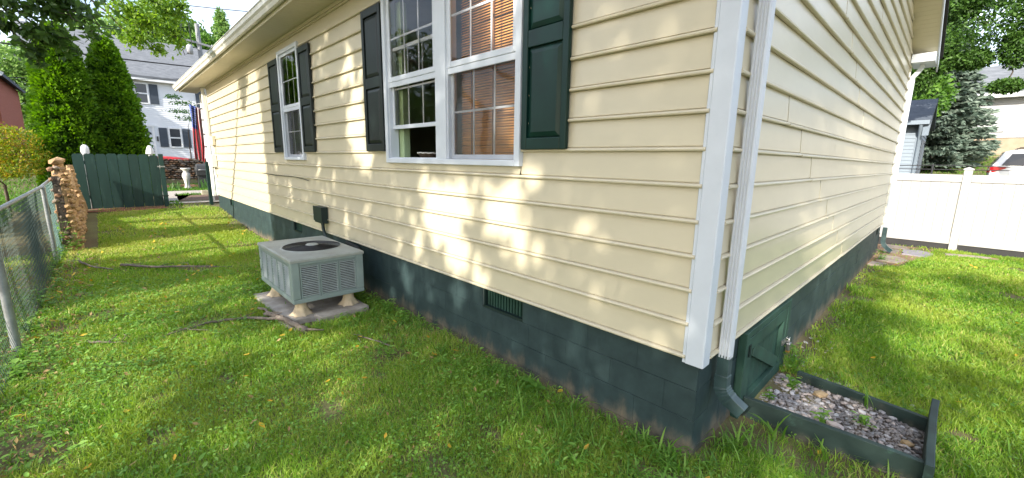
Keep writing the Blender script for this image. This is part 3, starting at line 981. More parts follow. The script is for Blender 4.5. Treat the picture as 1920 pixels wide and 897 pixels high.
# ---- wooden blind behind the closed half of the big window
B = thing('window_blind', (-1.97, .13, 1.65), 'orange brown wooden slat blind behind the glass of the big window', 'blind')
sl = None
z = 1.665; i = 0
BX0, BX1 = -2.47, -1.545
while z < 3.28:
    zz = z + rr.uniform(-.0015, .0015)
    if sl is None:
        f = MB()
        a = math.radians(44)
        c, s = math.cos(a) * .0145, math.sin(a) * .0145
        f.add([(BX0, .13 + c, z + s), (BX1, .13 + c, z + s), (BX1, .13 - c, z - s), (BX0, .13 - c, z - s), (BX0, .132 + c, z + s - .002), (BX1, .132 + c, z + s - .002), (BX1, .132 - c, z - s - .002), (BX0, .132 - c, z - s - .002)], [(0, 1, 2, 3), (4, 7, 6, 5), (0, 4, 5, 1), (2, 6, 7, 3), (0, 3, 7, 4), (1, 5, 6, 2)])
        sl = f.build('slat', 'blind_wood', B)
        zs = z
    else:
        dup(sl, B, loc=(0, 0, zz - zs), rot=(0, rr.uniform(-.0015, .0015), 0))
    z += .0225
for x in (-2.30, -2.0, -1.70):
    MB().box(x - .008, x + .008, .108, .112, 1.65, 3.29).build('ladder_tape', 'blind_tape', B)
MB().box(BX0, BX1, .11, .15, 3.285, 3.33).build('head_rail', 'blind_wood', B)
MB().box(BX0, BX1, .115, .145, 1.635, 1.652).build('bottom_rail', 'blind_wood', B)
# white cordless blind seen in the small window
B2 = thing('window_blind', (-6.7, .12, 1.65), 'white narrow slat blind behind the small window glass', 'blind')
sl = None
for i in range(26):
    z = 2.52 + i * .028
    if sl is None:
        sl = MB().box(-6.72, -6.56, .10, .125, z, z + .004).build('slat', 'white_paint', B2); zs = z
    else:
        dup(sl, B2, loc=(0, 0, z - zs))
# basket on the sill inside the open window
BK = thing('basket', (-2.98, .07, 1.645), 'dark woven basket rim on the sill of the open window', 'basket')
f = MB(); f.lathe((-2.98, .09, 1.637), [(.06, 0), (.10, .02), (.125, .05), (.13, .056), (.12, .056), (.09, .02), (.05, .012)], 18); f.build('bowl', 'basket_weave', BK)
f = MB(); f.tube([(-2.98 + .128 * math.cos(t), .09 + .128 * math.sin(t), 1.694 + .004 * math.sin(t * 12)) for t in np.linspace(0, 2 * math.pi, 37)], .007, 6); f.build('rim', 'urn_white', BK)

# ---- boxes on the wall
E1 = thing('disconnect_box', (-5.80, -.03, .62), 'dark green electrical disconnect box with conduit on the siding above the air conditioner', 'electrical box')
MB().box(-5.99, -5.66, -.115, -.026, .635, .885).build('box_body', 'box_green', E1, bevel=.006)
MB().box(-6.0, -5.65, -.128, -.1155, .66, .89).build('cover', 'box_green', E1, bevel=.005)
f = MB(); f.tube([(-5.78, -.07, .64), (-5.77, -.07, .56), (-5.72, -.075, .49), (-5.62, -.08, .43), (-5.45, -.09, .39), (-5.2, -.12, .37)], .026, 8); f.build('conduit', 'box_green', E1)
f = MB(); f.tube([(-5.0, -.03, .44), (-4.6, -.045, .43), (-4.4, -.10, .41), (-4.25, -.2, .36), (-4.2, -.30, .3)], .025, 8); f.tube([(-5.2, -.12, .37), (-5.1, -.20, .33), (-5.0, -.31, .30)], .024, 8); f.build('refrigerant_line', 'ac_dark', E1)
E2 = thing('meter_box', (-14.6, -.03, 1.3), 'off white utility box low at the far end of the siding', 'utility box')
MB().box(-14.55, -14.05, -.16, -.026, 1.31, 1.66).build('box_body', 'gutter_white', E2, bevel=.012)
MB().box(-14.52, -14.08, -.172, -.161, 1.34, 1.63).build('cover', 'gutter_white', E2, bevel=.005)
f = MB(); f.tube([(-14.35, -.06, 1.31), (-14.35, -.06, 1.1), (-14.2, -.05, 1.02)], .02, 6); f.build('cable', 'gutter_white', E2)
E3 = thing('junction_box', (-14.4, -.03, 1.95), 'small tan junction box on the far siding above the utility box', 'utility box')
MB().box(-14.4, -13.95, -.10, -.026, 1.93, 2.20).build('box_body', 'tan_plastic', E3, bevel=.01)
f = MB(); f.tube([(-14.2, -.05, 1.93), (-14.0, -.045, 1.8), (-14.05, -.045, 1.68)], .012, 6); f.tube([(-14.5, -.05, 2.2), (-14.5, -.05, 2.9), (-14.6, -.05, 3.4)], .014, 6); f.build('cable', 'tan_plastic', E3)
# thin cable hanging loosely along the siding
f = MB(); f.tube([(-9.2, -.034, 1.30), (-8.2, -.036, 1.28), (-7.1, -.034, 1.295), (-6.55, -.036, 1.27), (-6.35, -.05, 1.262)], .006, 5)
tag(f.build('loose_cable', 'dark_metal'), 'thin dark cable running along the siding below the small window', 'cable')

# ================================================================== GROUND
def axis(lo, hi, step, far, n):
    core = np.arange(lo, hi + 1e-6, step)
    g = np.geomspace(1, far, n)
    return np.unique(np.concatenate([lo - g, core, hi + g]))
gx = axis(-19, 4.5, .14, 420, 40); gy = axis(-5, 13, .14, 420, 40)
X, Y = np.meshgrid(gx, gy, indexing='ij')
Z = gz(X, Y)
near = (X > -19) & (X < 5) & (Y > -5) & (Y < 13)
Z = Z + np.where(near, .008 * np.sin(X * 2.1 + Y * 1.3) + .006 * np.sin(X * 4.7 - Y * 3.9), 0)
V = np.stack([X, Y, Z], -1).reshape(-1, 3)
ni, nj = X.shape
idx = np.arange(ni * nj).reshape(ni, nj)
F = np.stack([idx[:-1, :-1], idx[1:, :-1], idx[1:, 1:], idx[:-1, 1:]], -1).reshape(-1, 4)
gm = mat('lawn_ground', (0.14, 0.135, 0.055), rough=1.0, scale=1.6, col2=(0.10, 0.072, 0.04), bump=0.02, bscale=35, ramp=(.3, .62))
overlay(gm, (0.16, 0.105, 0.062), (.60, .72), 2.3, amount=.8)
ground = npmesh('ground', V, F, 'lawn_ground', smooth=True)
tag(ground, kind='structure')

# ================================================================== AIR CONDITIONER
AX0, AX1, AY0, AY1, AZ0, AZ1 = -5.18, -3.87, -1.10, -.30, .045, .545
A = thing('air_conditioner', (-4.5, -.7, -.11), 'grey green square air conditioner unit with a round fan grille on top', 'air conditioner')
f = MB()
f.box(AX0, AX1, AY0, AY1, AZ0, AZ0 + .05)
# corner posts and rails leave the louvre openings free
pw = .085
for (x0, x1, y0, y1) in ((AX0, AX0 + pw, AY0, AY0 + pw), (AX1 - pw, AX1, AY0, AY0 + pw), (AX0, AX0 + pw, AY1 - pw, AY1), (AX1 - pw, AX1, AY1 - pw, AY1)):
    f.box(x0, x1, y0, y1, AZ0 + .05, AZ1 - .035)
f.box(AX0 + pw, AX1 - pw, AY0 + .0, AY0 + pw, AZ1 - .075, AZ1 - .035); f.box(AX1 - pw, AX1 - .0, AY0 + pw, AY1 - pw, AZ1 - .075, AZ1 - .035)
f.box(AX0, AX0 + .02, AY0 + pw, AY1 - pw, AZ0 + .05, AZ1 - .035); f.box(AX0 + pw, AX1 - pw, AY1 - .02, AY1, AZ0 + .05, AZ1 - .035)
f.build('cabinet', 'ac_paint', A, bevel=.012)
MB().box(AX0 + .05, AX1 - .05, AY0 + .05, AY1 - .05, AZ0 + .051, AZ1 - .04).build('coil_core', 'ac_dark', A)
lz0, lz1 = AZ0 + .052, AZ1 - .077
def louvre(a0, a1, face):
    """one louvred panel; face 'x' looks to +X, 'y' to -Y"""
    fr = MB(); w = .014
    T = (lambda a, o, z: (AX1 - o, a, z)) if face == 'x' else (lambda a, o, z: (a, AY0 + o, z))
    def bx(m, a, b, o0, o1, c, d):
        p, q = T(a, o0, c), T(b, o1, d)
        m.box(min(p[0], q[0]), max(p[0], q[0]), min(p[1], q[1]), max(p[1], q[1]), c, d)
    bx(fr, a0, a0 + w, .004, .045, lz0, lz1); bx(fr, a1 - w, a1, .004, .045, lz0, lz1)
    bx(fr, a0 + w, a1 - w, .004, .045, lz0, lz0 + w); bx(fr, a0 + w, a1 - w, .004, .045, lz1 - w, lz1)
    p = fr.build('louver_panel', 'ac_paint', A)
    s = MB(); n = 17
    for i in range(n):
        z = lz0 + w + (lz1 - lz0 - 2 * w) * (i + .5) / n
        v = [T(a, o, z + dz) for a in (a0 + w, a1 - w) for o, dz in ((.006, -.0035), (.020, .0015), (.020, .0045), (.006, .0005))]
        s.add(v, [(0, 1, 2, 3), (4, 7, 6, 5), (0, 4, 5, 1), (1, 5, 6, 2), (2, 6, 7, 3), (3, 7, 4, 0)])
    q = s.build('louver_slats', 'ac_fin', p)
    q['kind'] = 'stuff'
a0, a1 = AY0 + pw, AY1 - pw
for i in range(3):
    louvre(a0 + (a1 - a0) * i / 3 + .003, a0 + (a1 - a0) * (i + 1) / 3 - .003, 'x')
a0, a1 = AX0 + pw, AX1 - pw
for i in range(5):
    louvre(a0 + (a1 - a0) * i / 5 + .003, a0 + (a1 - a0) * (i + 1) / 5 - .003, 'y')
# lid with the round opening
FC = Vector((-4.47, -.675)); FR = .315
f = MB()
n = 48
def edge(t):
    dx, dy = math.cos(t), math.sin(t)
    k = 1e9
    if dx > 1e-6: k = min(k, (AX1 + .008 - FC.x) / dx)
    if dx < -1e-6: k = min(k, (AX0 - .008 - FC.x) / dx)
    if dy > 1e-6: k = min(k, (AY1 + .008 - FC.y) / dy)
    if dy < -1e-6: k = min(k, (AY0 - .008 - FC.y) / dy)
    return k
angs = sorted([2 * math.pi * i / n for i in range(n)] + [math.atan2(sy - FC.y, sx - FC.x) % (2 * math.pi) for sx in (AX0 - .008, AX1 + .008) for sy in (AY0 - .008, AY1 + .008)])
rings = []
for mode in range(6):
    rg = []
    for t in angs:
        c, s = math.cos(t), math.sin(t); e = edge(t)
        r, z = [(e, AZ1 - .036), (e, AZ1 - .012), (e - .012, AZ1), (FR + .035, AZ1 + .003), (FR + .012, AZ1 + .012), (FR, AZ1 - .03)][mode]
        rg.append(Vector((FC.x + c * r, FC.y + s * r, z)))
    rings.append(rg)
f.loft(rings, cap=False, smooth=False)
f.build('lid', 'ac_top', A)
f = MB()
for r in np.linspace(.06, FR + .006, 17):
    f.tube([(FC.x + r * math.cos(t), FC.y + r * math.sin(t), AZ1 + .016 + .012 * (1 - (r / FR) ** 2)) for t in np.linspace(0, 2 * math.pi, 41)], .0026, 5, cap=False)
for i in range(8):
    t = 2 * math.pi * i / 8
    f.tube([(FC.x + r * math.cos(t), FC.y + r * math.sin(t), AZ1 + .011 + .012 * (1 - (r / FR) ** 2)) for r in (.05, .18, FR + .01)], .004, 5)
f.build('fan_grille', 'dark_metal', A)
f = MB(); f.lathe((FC.x, FC.y, AZ1 + .012), [(.075, 0), (.075, .016), (.06, .028), (.02, .034), (.001, .034)], 20); f.build('motor_cap', 'ac_top', A)
f = MB()
for i in range(4):
    t0 = 2 * math.pi * i / 4
    a = [(FC.x + r * math.cos(t0 + d), FC.y + r * math.sin(t0 + d), AZ1 - .055 + h) for r, d, h in ((.06, -.25, -.02), (.28, -.35, -.03), (.29, .4, .03), (.06, .25, .02))]
    f.add(a + [(p[0], p[1], p[2] + .004) for p in a], [(0, 1, 2, 3), (4, 7, 6, 5), (0, 4, 5, 1), (1, 5, 6, 2), (2, 6, 7, 3), (3, 7, 4, 0)])
f.build('fan', 'ac_dark', A)
MB().box(AX0 + .06, AX1 - .06, AY0 + .06, AY1 - .06, AZ1 - .1, AZ1 - .095).build('fan_deck', 'ac_dark', A)
f = MB()
for i, a in enumerate((.15, .3)):
    f.tube([(AX0 + .04, AY0 - .004, AZ0 + a), (AX0 + .04, AY0 + .004, AZ0 + a)], .012, 8)
f.build('bolt', 'ac_dark', A)
# cast feet: a round neck that spreads into toes
PADZ = -.115
for (fx, fy) in ((-4.0, -.99), (-4.0, -.45), (-4.92, -.99), (-4.92, -.45)):
    f = MB(); rings = []
    for z, r, toe in ((AZ0 - .002, .062, 0), (AZ0 - .03, .06, .0), (PADZ + .085, .062, .05), (PADZ + .045, .076, .16), (PADZ + .018, .092, .26), (PADZ + .002, .098, .30)):
        rg = []
        for j in range(28):
            t = 2 * math.pi * j / 28
            q = r * (1 + toe * max(0, math.cos(t * 7)) ** .7)
            rg.append(Vector((fx + q * math.cos(t), fy + q * math.sin(t), z)))
        rings.append(rg)
    f.loft(rings); f.build('foot', 'ac_foot', A)

# slabs under it
def slab(poly, z0, z1, label, rotn=0, group=None, matname='concrete', name='concrete_slab', cat='slab'):
    f = MB(); n = len(poly)
    ins = []
    cx = sum(p[0] for p in poly) / n; cy = sum(p[1] for p in poly) / n
    f.loft([[Vector((x, y, z0)) for x, y in poly], [Vector((x, y, z1 - .012)) for x, y in poly], [Vector((cx + (x - cx) * .985, cy + (y - cy) * .985, z1)) for x, y in poly]], smooth=False)
    o = f.build(name, matname)
    return tag(o, label, cat, group)
def rough(poly, step=.12, amp=.006):
    out_ = []
    for i, (x, y) in enumerate(poly):
        x2, y2 = poly[(i + 1) % len(poly)]
        L = math.hypot(x2 - x, y2 - y); n = max(1, int(L / step))
        for j in range(n):
            a = amp if j else amp * 1.5
            out_.append((x + (x2 - x) * j / n + rr.uniform(-a, a), y + (y2 - y) * j / n + rr.uniform(-a, a)))
    return out_
slab(rough([(-5.16, -1.225), (-4.50, -1.215), (-4.50, -.31), (-5.15, -.30)]), -.24, PADZ - .003, 'concrete slab under the far half of the air conditioner')
slab(rough([(-4.49, -1.20), (-3.86, -1.15), (-3.79, -.30), (-4.49, -.31)]), -.24, PADZ, 'concrete slab under the near half of the air conditioner')
slab(rough([(-3.855, -.90), (-3.68, -.88), (-3.70, -.34), (-3.785, -.33)]), -.25, PADZ + .022, 'narrow concrete block lying along the near edge of the air conditioner slab')
slab(rough([(-4.02, -1.24), (-3.66, -1.20), (-3.56, -1.07), (-3.86, -1.16)], amp=.012), -.24, PADZ - .02, 'broken piece of concrete at the front corner of the air conditioner slab')

# branches on the lawn
def branch(pts, r0, r1, label, name='fallen_branch', twigs=3, group=None):
    f = MB()
    P = []
    for i in range(len(pts) - 1):
        a, b = pts[i], pts[i + 1]
        for t in np.linspace(0, 1, 5)[:-1]:
            P.append((a[0] + (b[0] - a[0]) * t + rr.uniform(-.012, .012), a[1] + (b[1] - a[1]) * t + rr.uniform(-.012, .012), gzz(a[0] + (b[0] - a[0]) * t, a[1] + (b[1] - a[1]) * t) + a[2] + (b[2] - a[2]) * t + rr.uniform(-.004, .006)))
    P.append((pts[-1][0], pts[-1][1], gzz(pts[-1][0], pts[-1][1]) + pts[-1][2]))
    f.tube(P, [r0 + (r1 - r0) * i / (len(P) - 1) for i in range(len(P))], 7)
    for k in range(twigs):
        i = rr.randrange(1, len(P) - 1)
        a = rr.uniform(0, 6.28); L = rr.uniform(.12, .3)
        q = P[i]
        f.tube([q, (q[0] + math.cos(a) * L * .5, q[1] + math.sin(a) * L * .5, q[2] + .03), (q[0] + math.cos(a + .4) * L, q[1] + math.sin(a + .4) * L, q[2] + .02)], [r1 * .8, r1 * .6, r1 * .3], 5)
    return tag(f.build(name, 'dead_wood'), label, 'branch', group)
branch([(-3.46, -1.10, .035), (-3.75, -1.16, .06), (-3.98, -1.22, .075), (-4.25, -1.30, .06)], .036, .022, 'thick pale dead branch leaning on the corner of the air conditioner slab', twigs=1)
branch([(-3.98, -1.23, .07), (-4.1, -1.33, .06), (-4.32, -1.52, .045), (-4.38, -1.78, .05), (-4.34, -2.0, .045), (-4.28, -2.25, .03)], .019, .008, 'long crooked stick lying on the grass out from the air conditioner slab', twigs=3)
branch([(-4.5, -1.3, .06), (-4.25, -1.27, .085), (-3.95, -1.19, .085)], .016, .012, 'short grey stick resting on the edge of the air conditioner slab', twigs=1)
branch([(-4.6, -2.72, .04), (-4.45, -2.62, .05), (-4.35, -2.45, .035)], .012, .006, 'short dark twig on the lawn near the fence post', twigs=2)
branch([(-8.2, -2.4, .05), (-7.6, -2.0, .06), (-7.3, -1.5, .05), (-7.0, -1.1, .04)], .022, .009, 'dark branch lying across the shaded strip of lawn', twigs=4)
branch([(-8.9, -2.9, .05), (-8.3, -2.75, .06), (-7.9, -2.5, .05)], .018, .009, 'thin dark branch by the foot of the chain link fence', twigs=2)
branch([(-2.6, -.62, .04), (-2.9, -.72, .05), (-3.1, -.78, .04)], .008, .004, 'thin twig in the grass in front of the foundation', twigs=1)

# ================================================================== GRAVEL BED
BZ = -.045
BD = thing('planter_bed', (.5, 1.2, -.25), 'low dark green plank bed filled with gravel below the crawl space door', 'planter bed')
f = MB()
def plank(a, b, w, z0a, z1a, z0b, z1b, name, seg=8):
    a = Vector((*a, 0)); b = Vector((*b, 0)); d = (b - a).normalized(); r = Vector((-d.y, d.x, 0))
    rings = []
    f = MB()
    for i in range(seg + 1):
        t = i / seg; p = a.lerp(b, t)
        bow = .006 * math.sin(t * 3.1) + rr.uniform(-.0015, .0015)
        z0 = z0a + (z0b - z0a) * t; z1 = z1a + (z1b - z1a) * t + rr.uniform(-.002, .002)
        rings.append([p + r * (-w / 2 + bow) + Vector((0, 0, z0)), p + r * (w / 2 + bow) + Vector((0, 0, z0)), p + r * (w / 2 + bow) + Vector((0, 0, z1)), p + r * (-w / 2 + bow) + Vector((0, 0, z1))])
    f.loft(rings, smooth=False)
    return f.build(name, 'bed_plank', BD, bevel=.005)
plank((.058, .775), (1.005, .845), .042, -.32, -.035, -.32, -.055, 'plank')
plank((.20, 1.72), (1.005, 1.56), .040, -.32, -.115, -.32, -.10, 'plank')
plank((1.028, .745), (1.028, 1.74), .042, -.34, -.02, -.33, -.02, 'plank')
f = MB()
gxs = np.linspace(.03, 1.0, 24); gys = np.linspace(.8, 1.7, 22)
gv = [(x, y, -.195 + .012 * math.sin(x * 9 + y * 5) + .01 * math.sin(y * 13 - x * 4)) for x in gxs for y in gys]
f.add(gv, [(i * 22 + j, (i + 1) * 22 + j, (i + 1) * 22 + j + 1, i * 22 + j + 1) for i in range(23) for j in range(21)])
tag(f.build('gravel_floor', 'gravel_soil'), kind='structure')
# stones: the largest ones one by one, the rest as gravel
def stone_mesh(seed, mt, name='stone'):
    r = random.Random(seed)
    bm = bmesh.new()
    bmesh.ops.create_icosphere(bm, subdivisions=1, radius=1)
    for v in bm.verts:
        v.co *= r.uniform(.78, 1.15)
        v.co.z *= .55
        v.co.x *= 1.25
    me = bpy.data.meshes.new(name); bm.to_mesh(me); bm.free()
    me.materials.append(MATS[mt])
    return me
SM = [stone_mesh(i, ['grey_stone', 'grey_stone', 'grey_stone', 'pinkish_stone', 'pinkish_stone'][i % 5]) for i in range(10)]
def in_bed(x, y):
    return .09 < x < .99 and y > .82 + .07 * x and y < 1.68 - .12 * x
pts = []
tries = 0
while len(pts) < 250 and tries < 20000:
    tries += 1
    if len(pts) < 200:
        x, y = rr.uniform(.09, .99), rr.uniform(.82, 1.68)
        if not in_bed(x, y): continue
    else:                                             # strays along the wall and outside the bed
        x, y = (rr.uniform(.05, .30), rr.uniform(1.75, 3.0)) if rr.random() < .6 else (rr.uniform(.3, .95), rr.uniform(1.78, 2.0))
    s = rr.uniform(.012, .025)
    if all((x - q[0]) ** 2 + (y - q[1]) ** 2 > (.8 * (s + q[2])) ** 2 for q in pts):
        pts.append((x, y, s))
for i, (x, y, s) in enumerate(pts):
    o = bpy.data.objects.new('stone', SM[rr.randrange(10)])
    COL.objects.link(o)
    zb = -.185 + .012 * math.sin(x * 9 + y * 5) if i < 200 else gzz(x, y) + .0
    o.location = (x, y, zb + s * .25); o.scale = (s, s, s)
    o.rotation_euler = (rr.uniform(-.35, .35), rr.uniform(-.35, .35), rr.uniform(0, 6.28))
    if i < 200:
        hue = 'pinkish' if 'pink' in o.data.materials[0].name else 'grey'
        where = 'by the crawl space door' if x < .32 else ('at the outer end' if x > .72 else ('along the front plank' if y < 1.1 else ('along the back plank' if y > 1.42 else 'in the middle')))
        tag(o, 'small %s stone in the gravel bed, %s' % (hue, where), 'stone', 'small %s stones of the gravel bed, %s' % (hue, where))
    else:
        tag(o, 'small pale stone strayed onto the soil beside the green plank bed', 'stone', 'stray stones beside the bed')
def big_stone(x, y, s, mt, seed, label, z=None):
    o = bpy.data.objects.new('rock', stone_mesh(seed, mt, 'rock')); COL.objects.link(o)
    o.location = (x, y, (z if z is not None else -.16)); o.scale = (s, s, s); o.rotation_euler = (.1, .05, rr.uniform(0, 3))
    tag(o, label, 'rock')
big_stone(.40, 1.50, .048, 'tan_stone', 31, 'tan orange rock at the back of the gravel bed')
big_stone(.56, 1.08, .045, 'pinkish_stone', 32, 'pale flat rock at the front plank of the gravel bed')
big_stone(.93, 1.20, .034, 'tan_stone', 33, 'light brown rock in the outer corner of the gravel bed')
n = 2600
gp = RNG.random((n * 2, 2)) * np.array([.95, .92]) + np.array([.06, .80])
gp = gp[(gp[:, 1] > .80 + .07 * gp[:, 0]) & (gp[:, 1] < 1.70 - .12 * gp[:, 0])][:n]
ico = bmesh.new(); bmesh.ops.create_icosphere(ico, subdivisions=1, radius=1)
icv = np.array([v.co[:] for v in ico.verts]); icf = np.array([[v.index for v in fc.verts] for fc in ico.faces]); ico.free()
N = len(gp)
sz = RNG.uniform(.006, .014, (N, 1, 1))
rot = RNG.random(N) * 6.28
sc = icv[None] * RNG.uniform(.7, 1.2, (N, 12, 1)) * sz * np.array([1.2, 1, .6])
cx, sx = np.cos(rot)[:, None], np.sin(rot)[:, None]
vx = sc[..., 0] * cx - sc[..., 1] * sx; vy = sc[..., 0] * sx + sc[..., 1] * cx
zz = -.187 + .012 * np.sin(gp[:, 0] * 9 + gp[:, 1] * 5) + .01 * np.sin(gp[:, 1] * 13 - gp[:, 0] * 4)
V = np.stack([vx + gp[:, :1], vy + gp[:, 1:], sc[..., 2] + zz[:, None]], -1).reshape(-1, 3)
F = (icf[None] + (np.arange(N) * 12)[:, None, None]).reshape(-1, 3)
gravel = npmesh('gravel', V, F, 'grey_stone'); tag(gravel, kind='stuff')
mat('gravel_mix', (0.36, 0.345, 0.345), rough=.85, scale=55, col2=(0.17, 0.15, 0.145), bump=.003)
gravel.data.materials[0] = MATS['gravel_mix']

# far right corner: bare patch with flat stones
def patch(poly, name, mt, dz):
    f = MB(); n = len(poly)
    cx = sum(p[0] for p in poly) / n; cy = sum(p[1] for p in poly) / n
    P = [(cx, cy, gzz(cx, cy) + dz)]
    for t in (.5, 1):
        P += [(cx + (x - cx) * t, cy + (y - cy) * t, gzz(cx + (x - cx) * t, cy + (y - cy) * t) + dz) for x, y in poly]
    F = [(0, 1 + i, 1 + (i + 1) % n) for i in range(n)] + [(1 + i, 1 + n + i, 1 + n + (i + 1) % n, 1 + (i + 1) % n) for i in range(n)]
    f.add(P, F)
    return tag(f.build(name, mt), kind='structure')
patch(rough([(-.2, 7.5), (.42, 7.75), (.62, 8.6), (1.0, 9.6), (1.75, 9.95), (1.7, 10.2), (.85, 10.35), (.3, 10.58), (-.4, 10.58), (-.4, 9)], .3, .04), 'bare_patch', 'bare_soil', .012)
for poly, lab, mt in (([(.12, 8.1), (.40, 8.0), (.55, 8.5), (.36, 8.8), (.10, 8.7)], 'wide flat brown flagstone nearest the lawn at the far house corner', 'flag_stone'),
                      ([(.40, 9.15), (.75, 9.05), (.86, 9.6), (.62, 9.9), (.36, 9.75)], 'bluish grey round flagstone in the bare soil before the white fence', 'slate_stone'),
                      ([(.10, 9.3), (.30, 9.25), (.33, 9.75), (.08, 9.8)], 'small brown flagstone under the far downspout', 'flag_stone'),
                      ([(.0, 10.0), (.45, 10.0), (.40, 10.4), (.0, 10.45)], 'brown flagstone against the base of the white fence', 'flag_stone'),
                      ([(1.0, 9.72), (1.6, 9.92), (1.62, 10.1), (.95, 9.98)], 'narrow greyish flagstone at the grassy end of the bare path', 'flag_stone'),
                      ([(.05, 7.55), (.22, 7.6), (.26, 7.9), (.05, 7.95)], 'reddish flat stone beside the foundation near its far end', 'flag_stone')):
    z = gzz(sum(p[0] for p in poly) / len(poly), sum(p[1] for p in poly) / len(poly))
    slab(rough(poly, .15, .02), z - .05, z + .03, lab, matname=mt, name='flagstone', cat='flagstone')

# ================================================================== LEFT SIDE
# chain link fence along y = -3.2
FY = -3.2
def fz(x): return gzz(x, FY)
CF = thing('chain_link_fence', (-9.2, FY, -.17), 'sagging chain link fence with grey metal posts and a top rail beside the lawn', 'fence')
def wire(x0, x1, z1f, mt, lean):
    vs, fs = [], []
    nst = int(abs(x1 - x0) / .058)
    zz = np.arange(0, 25)
    V_ = []; F_ = []
    w = .0015
    c = 0
    for i in range(nst):
        xa = x0 + (x1 - x0) * (i + .5) / nst
        for sgn in (1, -1):
            # two interlocking zigzags make the diamonds
            pts = []
            for j in zz:
                h = j / 24
                zb = fz(xa) + .02
                z = zb + h * (z1f(xa) - zb)
                x = xa + sgn * (.026 if j % 2 else -.026) * .5 * 2 * .5
                y = FY + lean * math.sin(h * 3.0) * math.sin(xa * 1.7) * .5 + (.06 * (1 - h) ** 3 if mt else 0) + .003 * sgn * (1 if j % 2 else -1)
                pts.append((x, y, z))
            for j in range(len(pts) - 1):
                a = np.array(pts[j]); b = np.array(pts[j + 1])
                d = unit(b - a)
                u = unit(np.cross(d, np.array([0, 1., 0]))); v = np.array([0, 1., 0])
                for p in (a, b):
                    V_ += [p + u * w, p - u * w * .5 + v * w, p - u * w * .5 - v * w]
                F_ += [(c, c + 1, c + 4, c + 3), (c + 1, c + 2, c + 5, c + 4), (c + 2, c, c + 3, c + 5)]
                c += 6
    return V_, F_
top1 = lambda x: np.interp(x, [-14.2, -9.2, -4.7, -2], [1.20, 1.08, 1.08, 1.08])
for x0, x1, mt, nm in ((-9.2, -3.2, 'fence_wire', 'wire_mesh'), (-13.4, -9.25, 'teal_wire', 'wire_mesh')):
    V_, F_ = wire(x0, x1, top1, mt, .05)
    o = npmesh(nm, np.array(V_), np.array(F_), mt, CF); o['kind'] = 'stuff'
for x, h, r, lean in ((-4.72, 1.12, .032, -.02), (-9.22, 1.08, .030, .01), (-13.42, 1.27, .036, .03)):
    f = MB(); f.tube([(x, FY + .035, fz(x) - .3), (x + lean, FY + .035 - abs(lean) * .5, h)], r, 12); f.lathe((x + lean, FY + .035 - abs(lean) * .5, h), [(r + .004, -.02), (r + .004, .01), (r * .7, .03), (.001, .036)], 12)
    f.build('post', 'galvanised', CF)
f = MB(); f.tube([(x, FY + .01, float(top1(x)) + .01) for x in (-3.2, -4.7, -6, -7.5, -9.22)], .023, 10); f.build('top_rail', 'galvanised', CF)
f = MB(); f.tube([(x, FY + .01, float(top1(x)) + .01) for x in (-9.22, -10.5, -12, -13.4)], .023, 10); f.build('top_rail', 'galvanised', CF)
f = MB(); f.bar((-9.2, FY + .045, 1.0), (-9.6, FY + .04, .62), .012, .03); f.build('brace_bar', 'dark_metal', CF)

# rubble wall end: rounded field stones in orange earth mortar
SW = thing('stone_wall', (-11.5, -2.95, -.1), 'old rubble stone wall with an orange mortared side standing at the fence end', 'wall')
def wtop(x): return float(np.interp(x, [-15.3, -13.9, -13.4, -11.7, -11.3, -10.55, -10.4], [1.34, 1.30, .45, .50, 1.50, 1.50, 1.2]))
f = MB()
rings = []
for i, x in enumerate(np.linspace(-10.42, -15.2, 26)):
    zt = wtop(x); zb = gzz(x, -3) - .15
    rg = []
    for (yy, t) in ((-3.12, 0), (-3.12, .3), (-3.12, .6), (-3.11, .88), (-3.08, 1.0), (-3.03, 1.0), (-2.99, .9), (-2.96, .6), (-2.92, .3), (-2.87, 0)):
        rg.append(Vector((x + rr.uniform(-.03, .03), yy + rr.uniform(-.03, .03), zb + (zt - zb) * t + rr.uniform(-.03, .03))))
    rings.append(rg)
f.loft(rings, smooth=False); f.build('mortar_core', 'wall_cob', SW)
f = MB(); f.box(-10.452, -10.41, -3.135, -3.02, -.05, 1.22); f.build('dark_joint', 'bark', SW)
WS = []
for i in range(7):
    me = stone_mesh(60 + i, 'field_stone' if i % 3 else 'rust_stone', 'wall_stone'); WS.append(me)
def wall_stone(p, s, parent, meshes):
    o = bpy.data.objects.new('wall_stone', meshes[rr.randrange(len(meshes))]); COL.objects.link(o)
    o.parent = parent; o.location = Vector(p) - org(parent); o.scale = (s * rr.uniform(.9, 1.3), s * rr.uniform(.8, 1.1), s * rr.uniform(1.1, 1.7)); o.rotation_euler = (rr.uniform(-.3, .3), rr.uniform(-.3, .3), rr.uniform(-.5, .5))
    ORG[o.name] = org(parent)
for r_ in range(15):                                  # the near end face
    z = -.02 + r_ * .098
    for c_ in range(3):
        wall_stone((-10.455 + rr.uniform(-.025, .02), -3.13 + c_ * .075 + (.04 if r_ % 2 else 0) + rr.uniform(-.015, .015), z + rr.uniform(-.015, .015)), rr.uniform(.045, .062), SW, WS)
for r_ in range(11):                                  # the side towards the lawn
    for c_ in range(11):
        x = -10.6 - c_ * .34 + rr.uniform(-.08, .08); z = .0 + r_ * .125 + rr.uniform(-.03, .03)
        if z < wtop(x) - .06:
            wall_stone((x, -2.96 - .06 * (z - .7) + rr.uniform(-.015, .015), z), rr.uniform(.06, .09), SW, [stone_mesh_ for stone_mesh_ in WS])
mat('cob_stone', (0.46, 0.30, 0.16), rough=.95, scale=8, col2=(0.30, 0.185, 0.095), bump=.015, per=.25)
CS = [stone_mesh(80 + i, 'cob_stone', 'wall_stone') for i in range(4)]
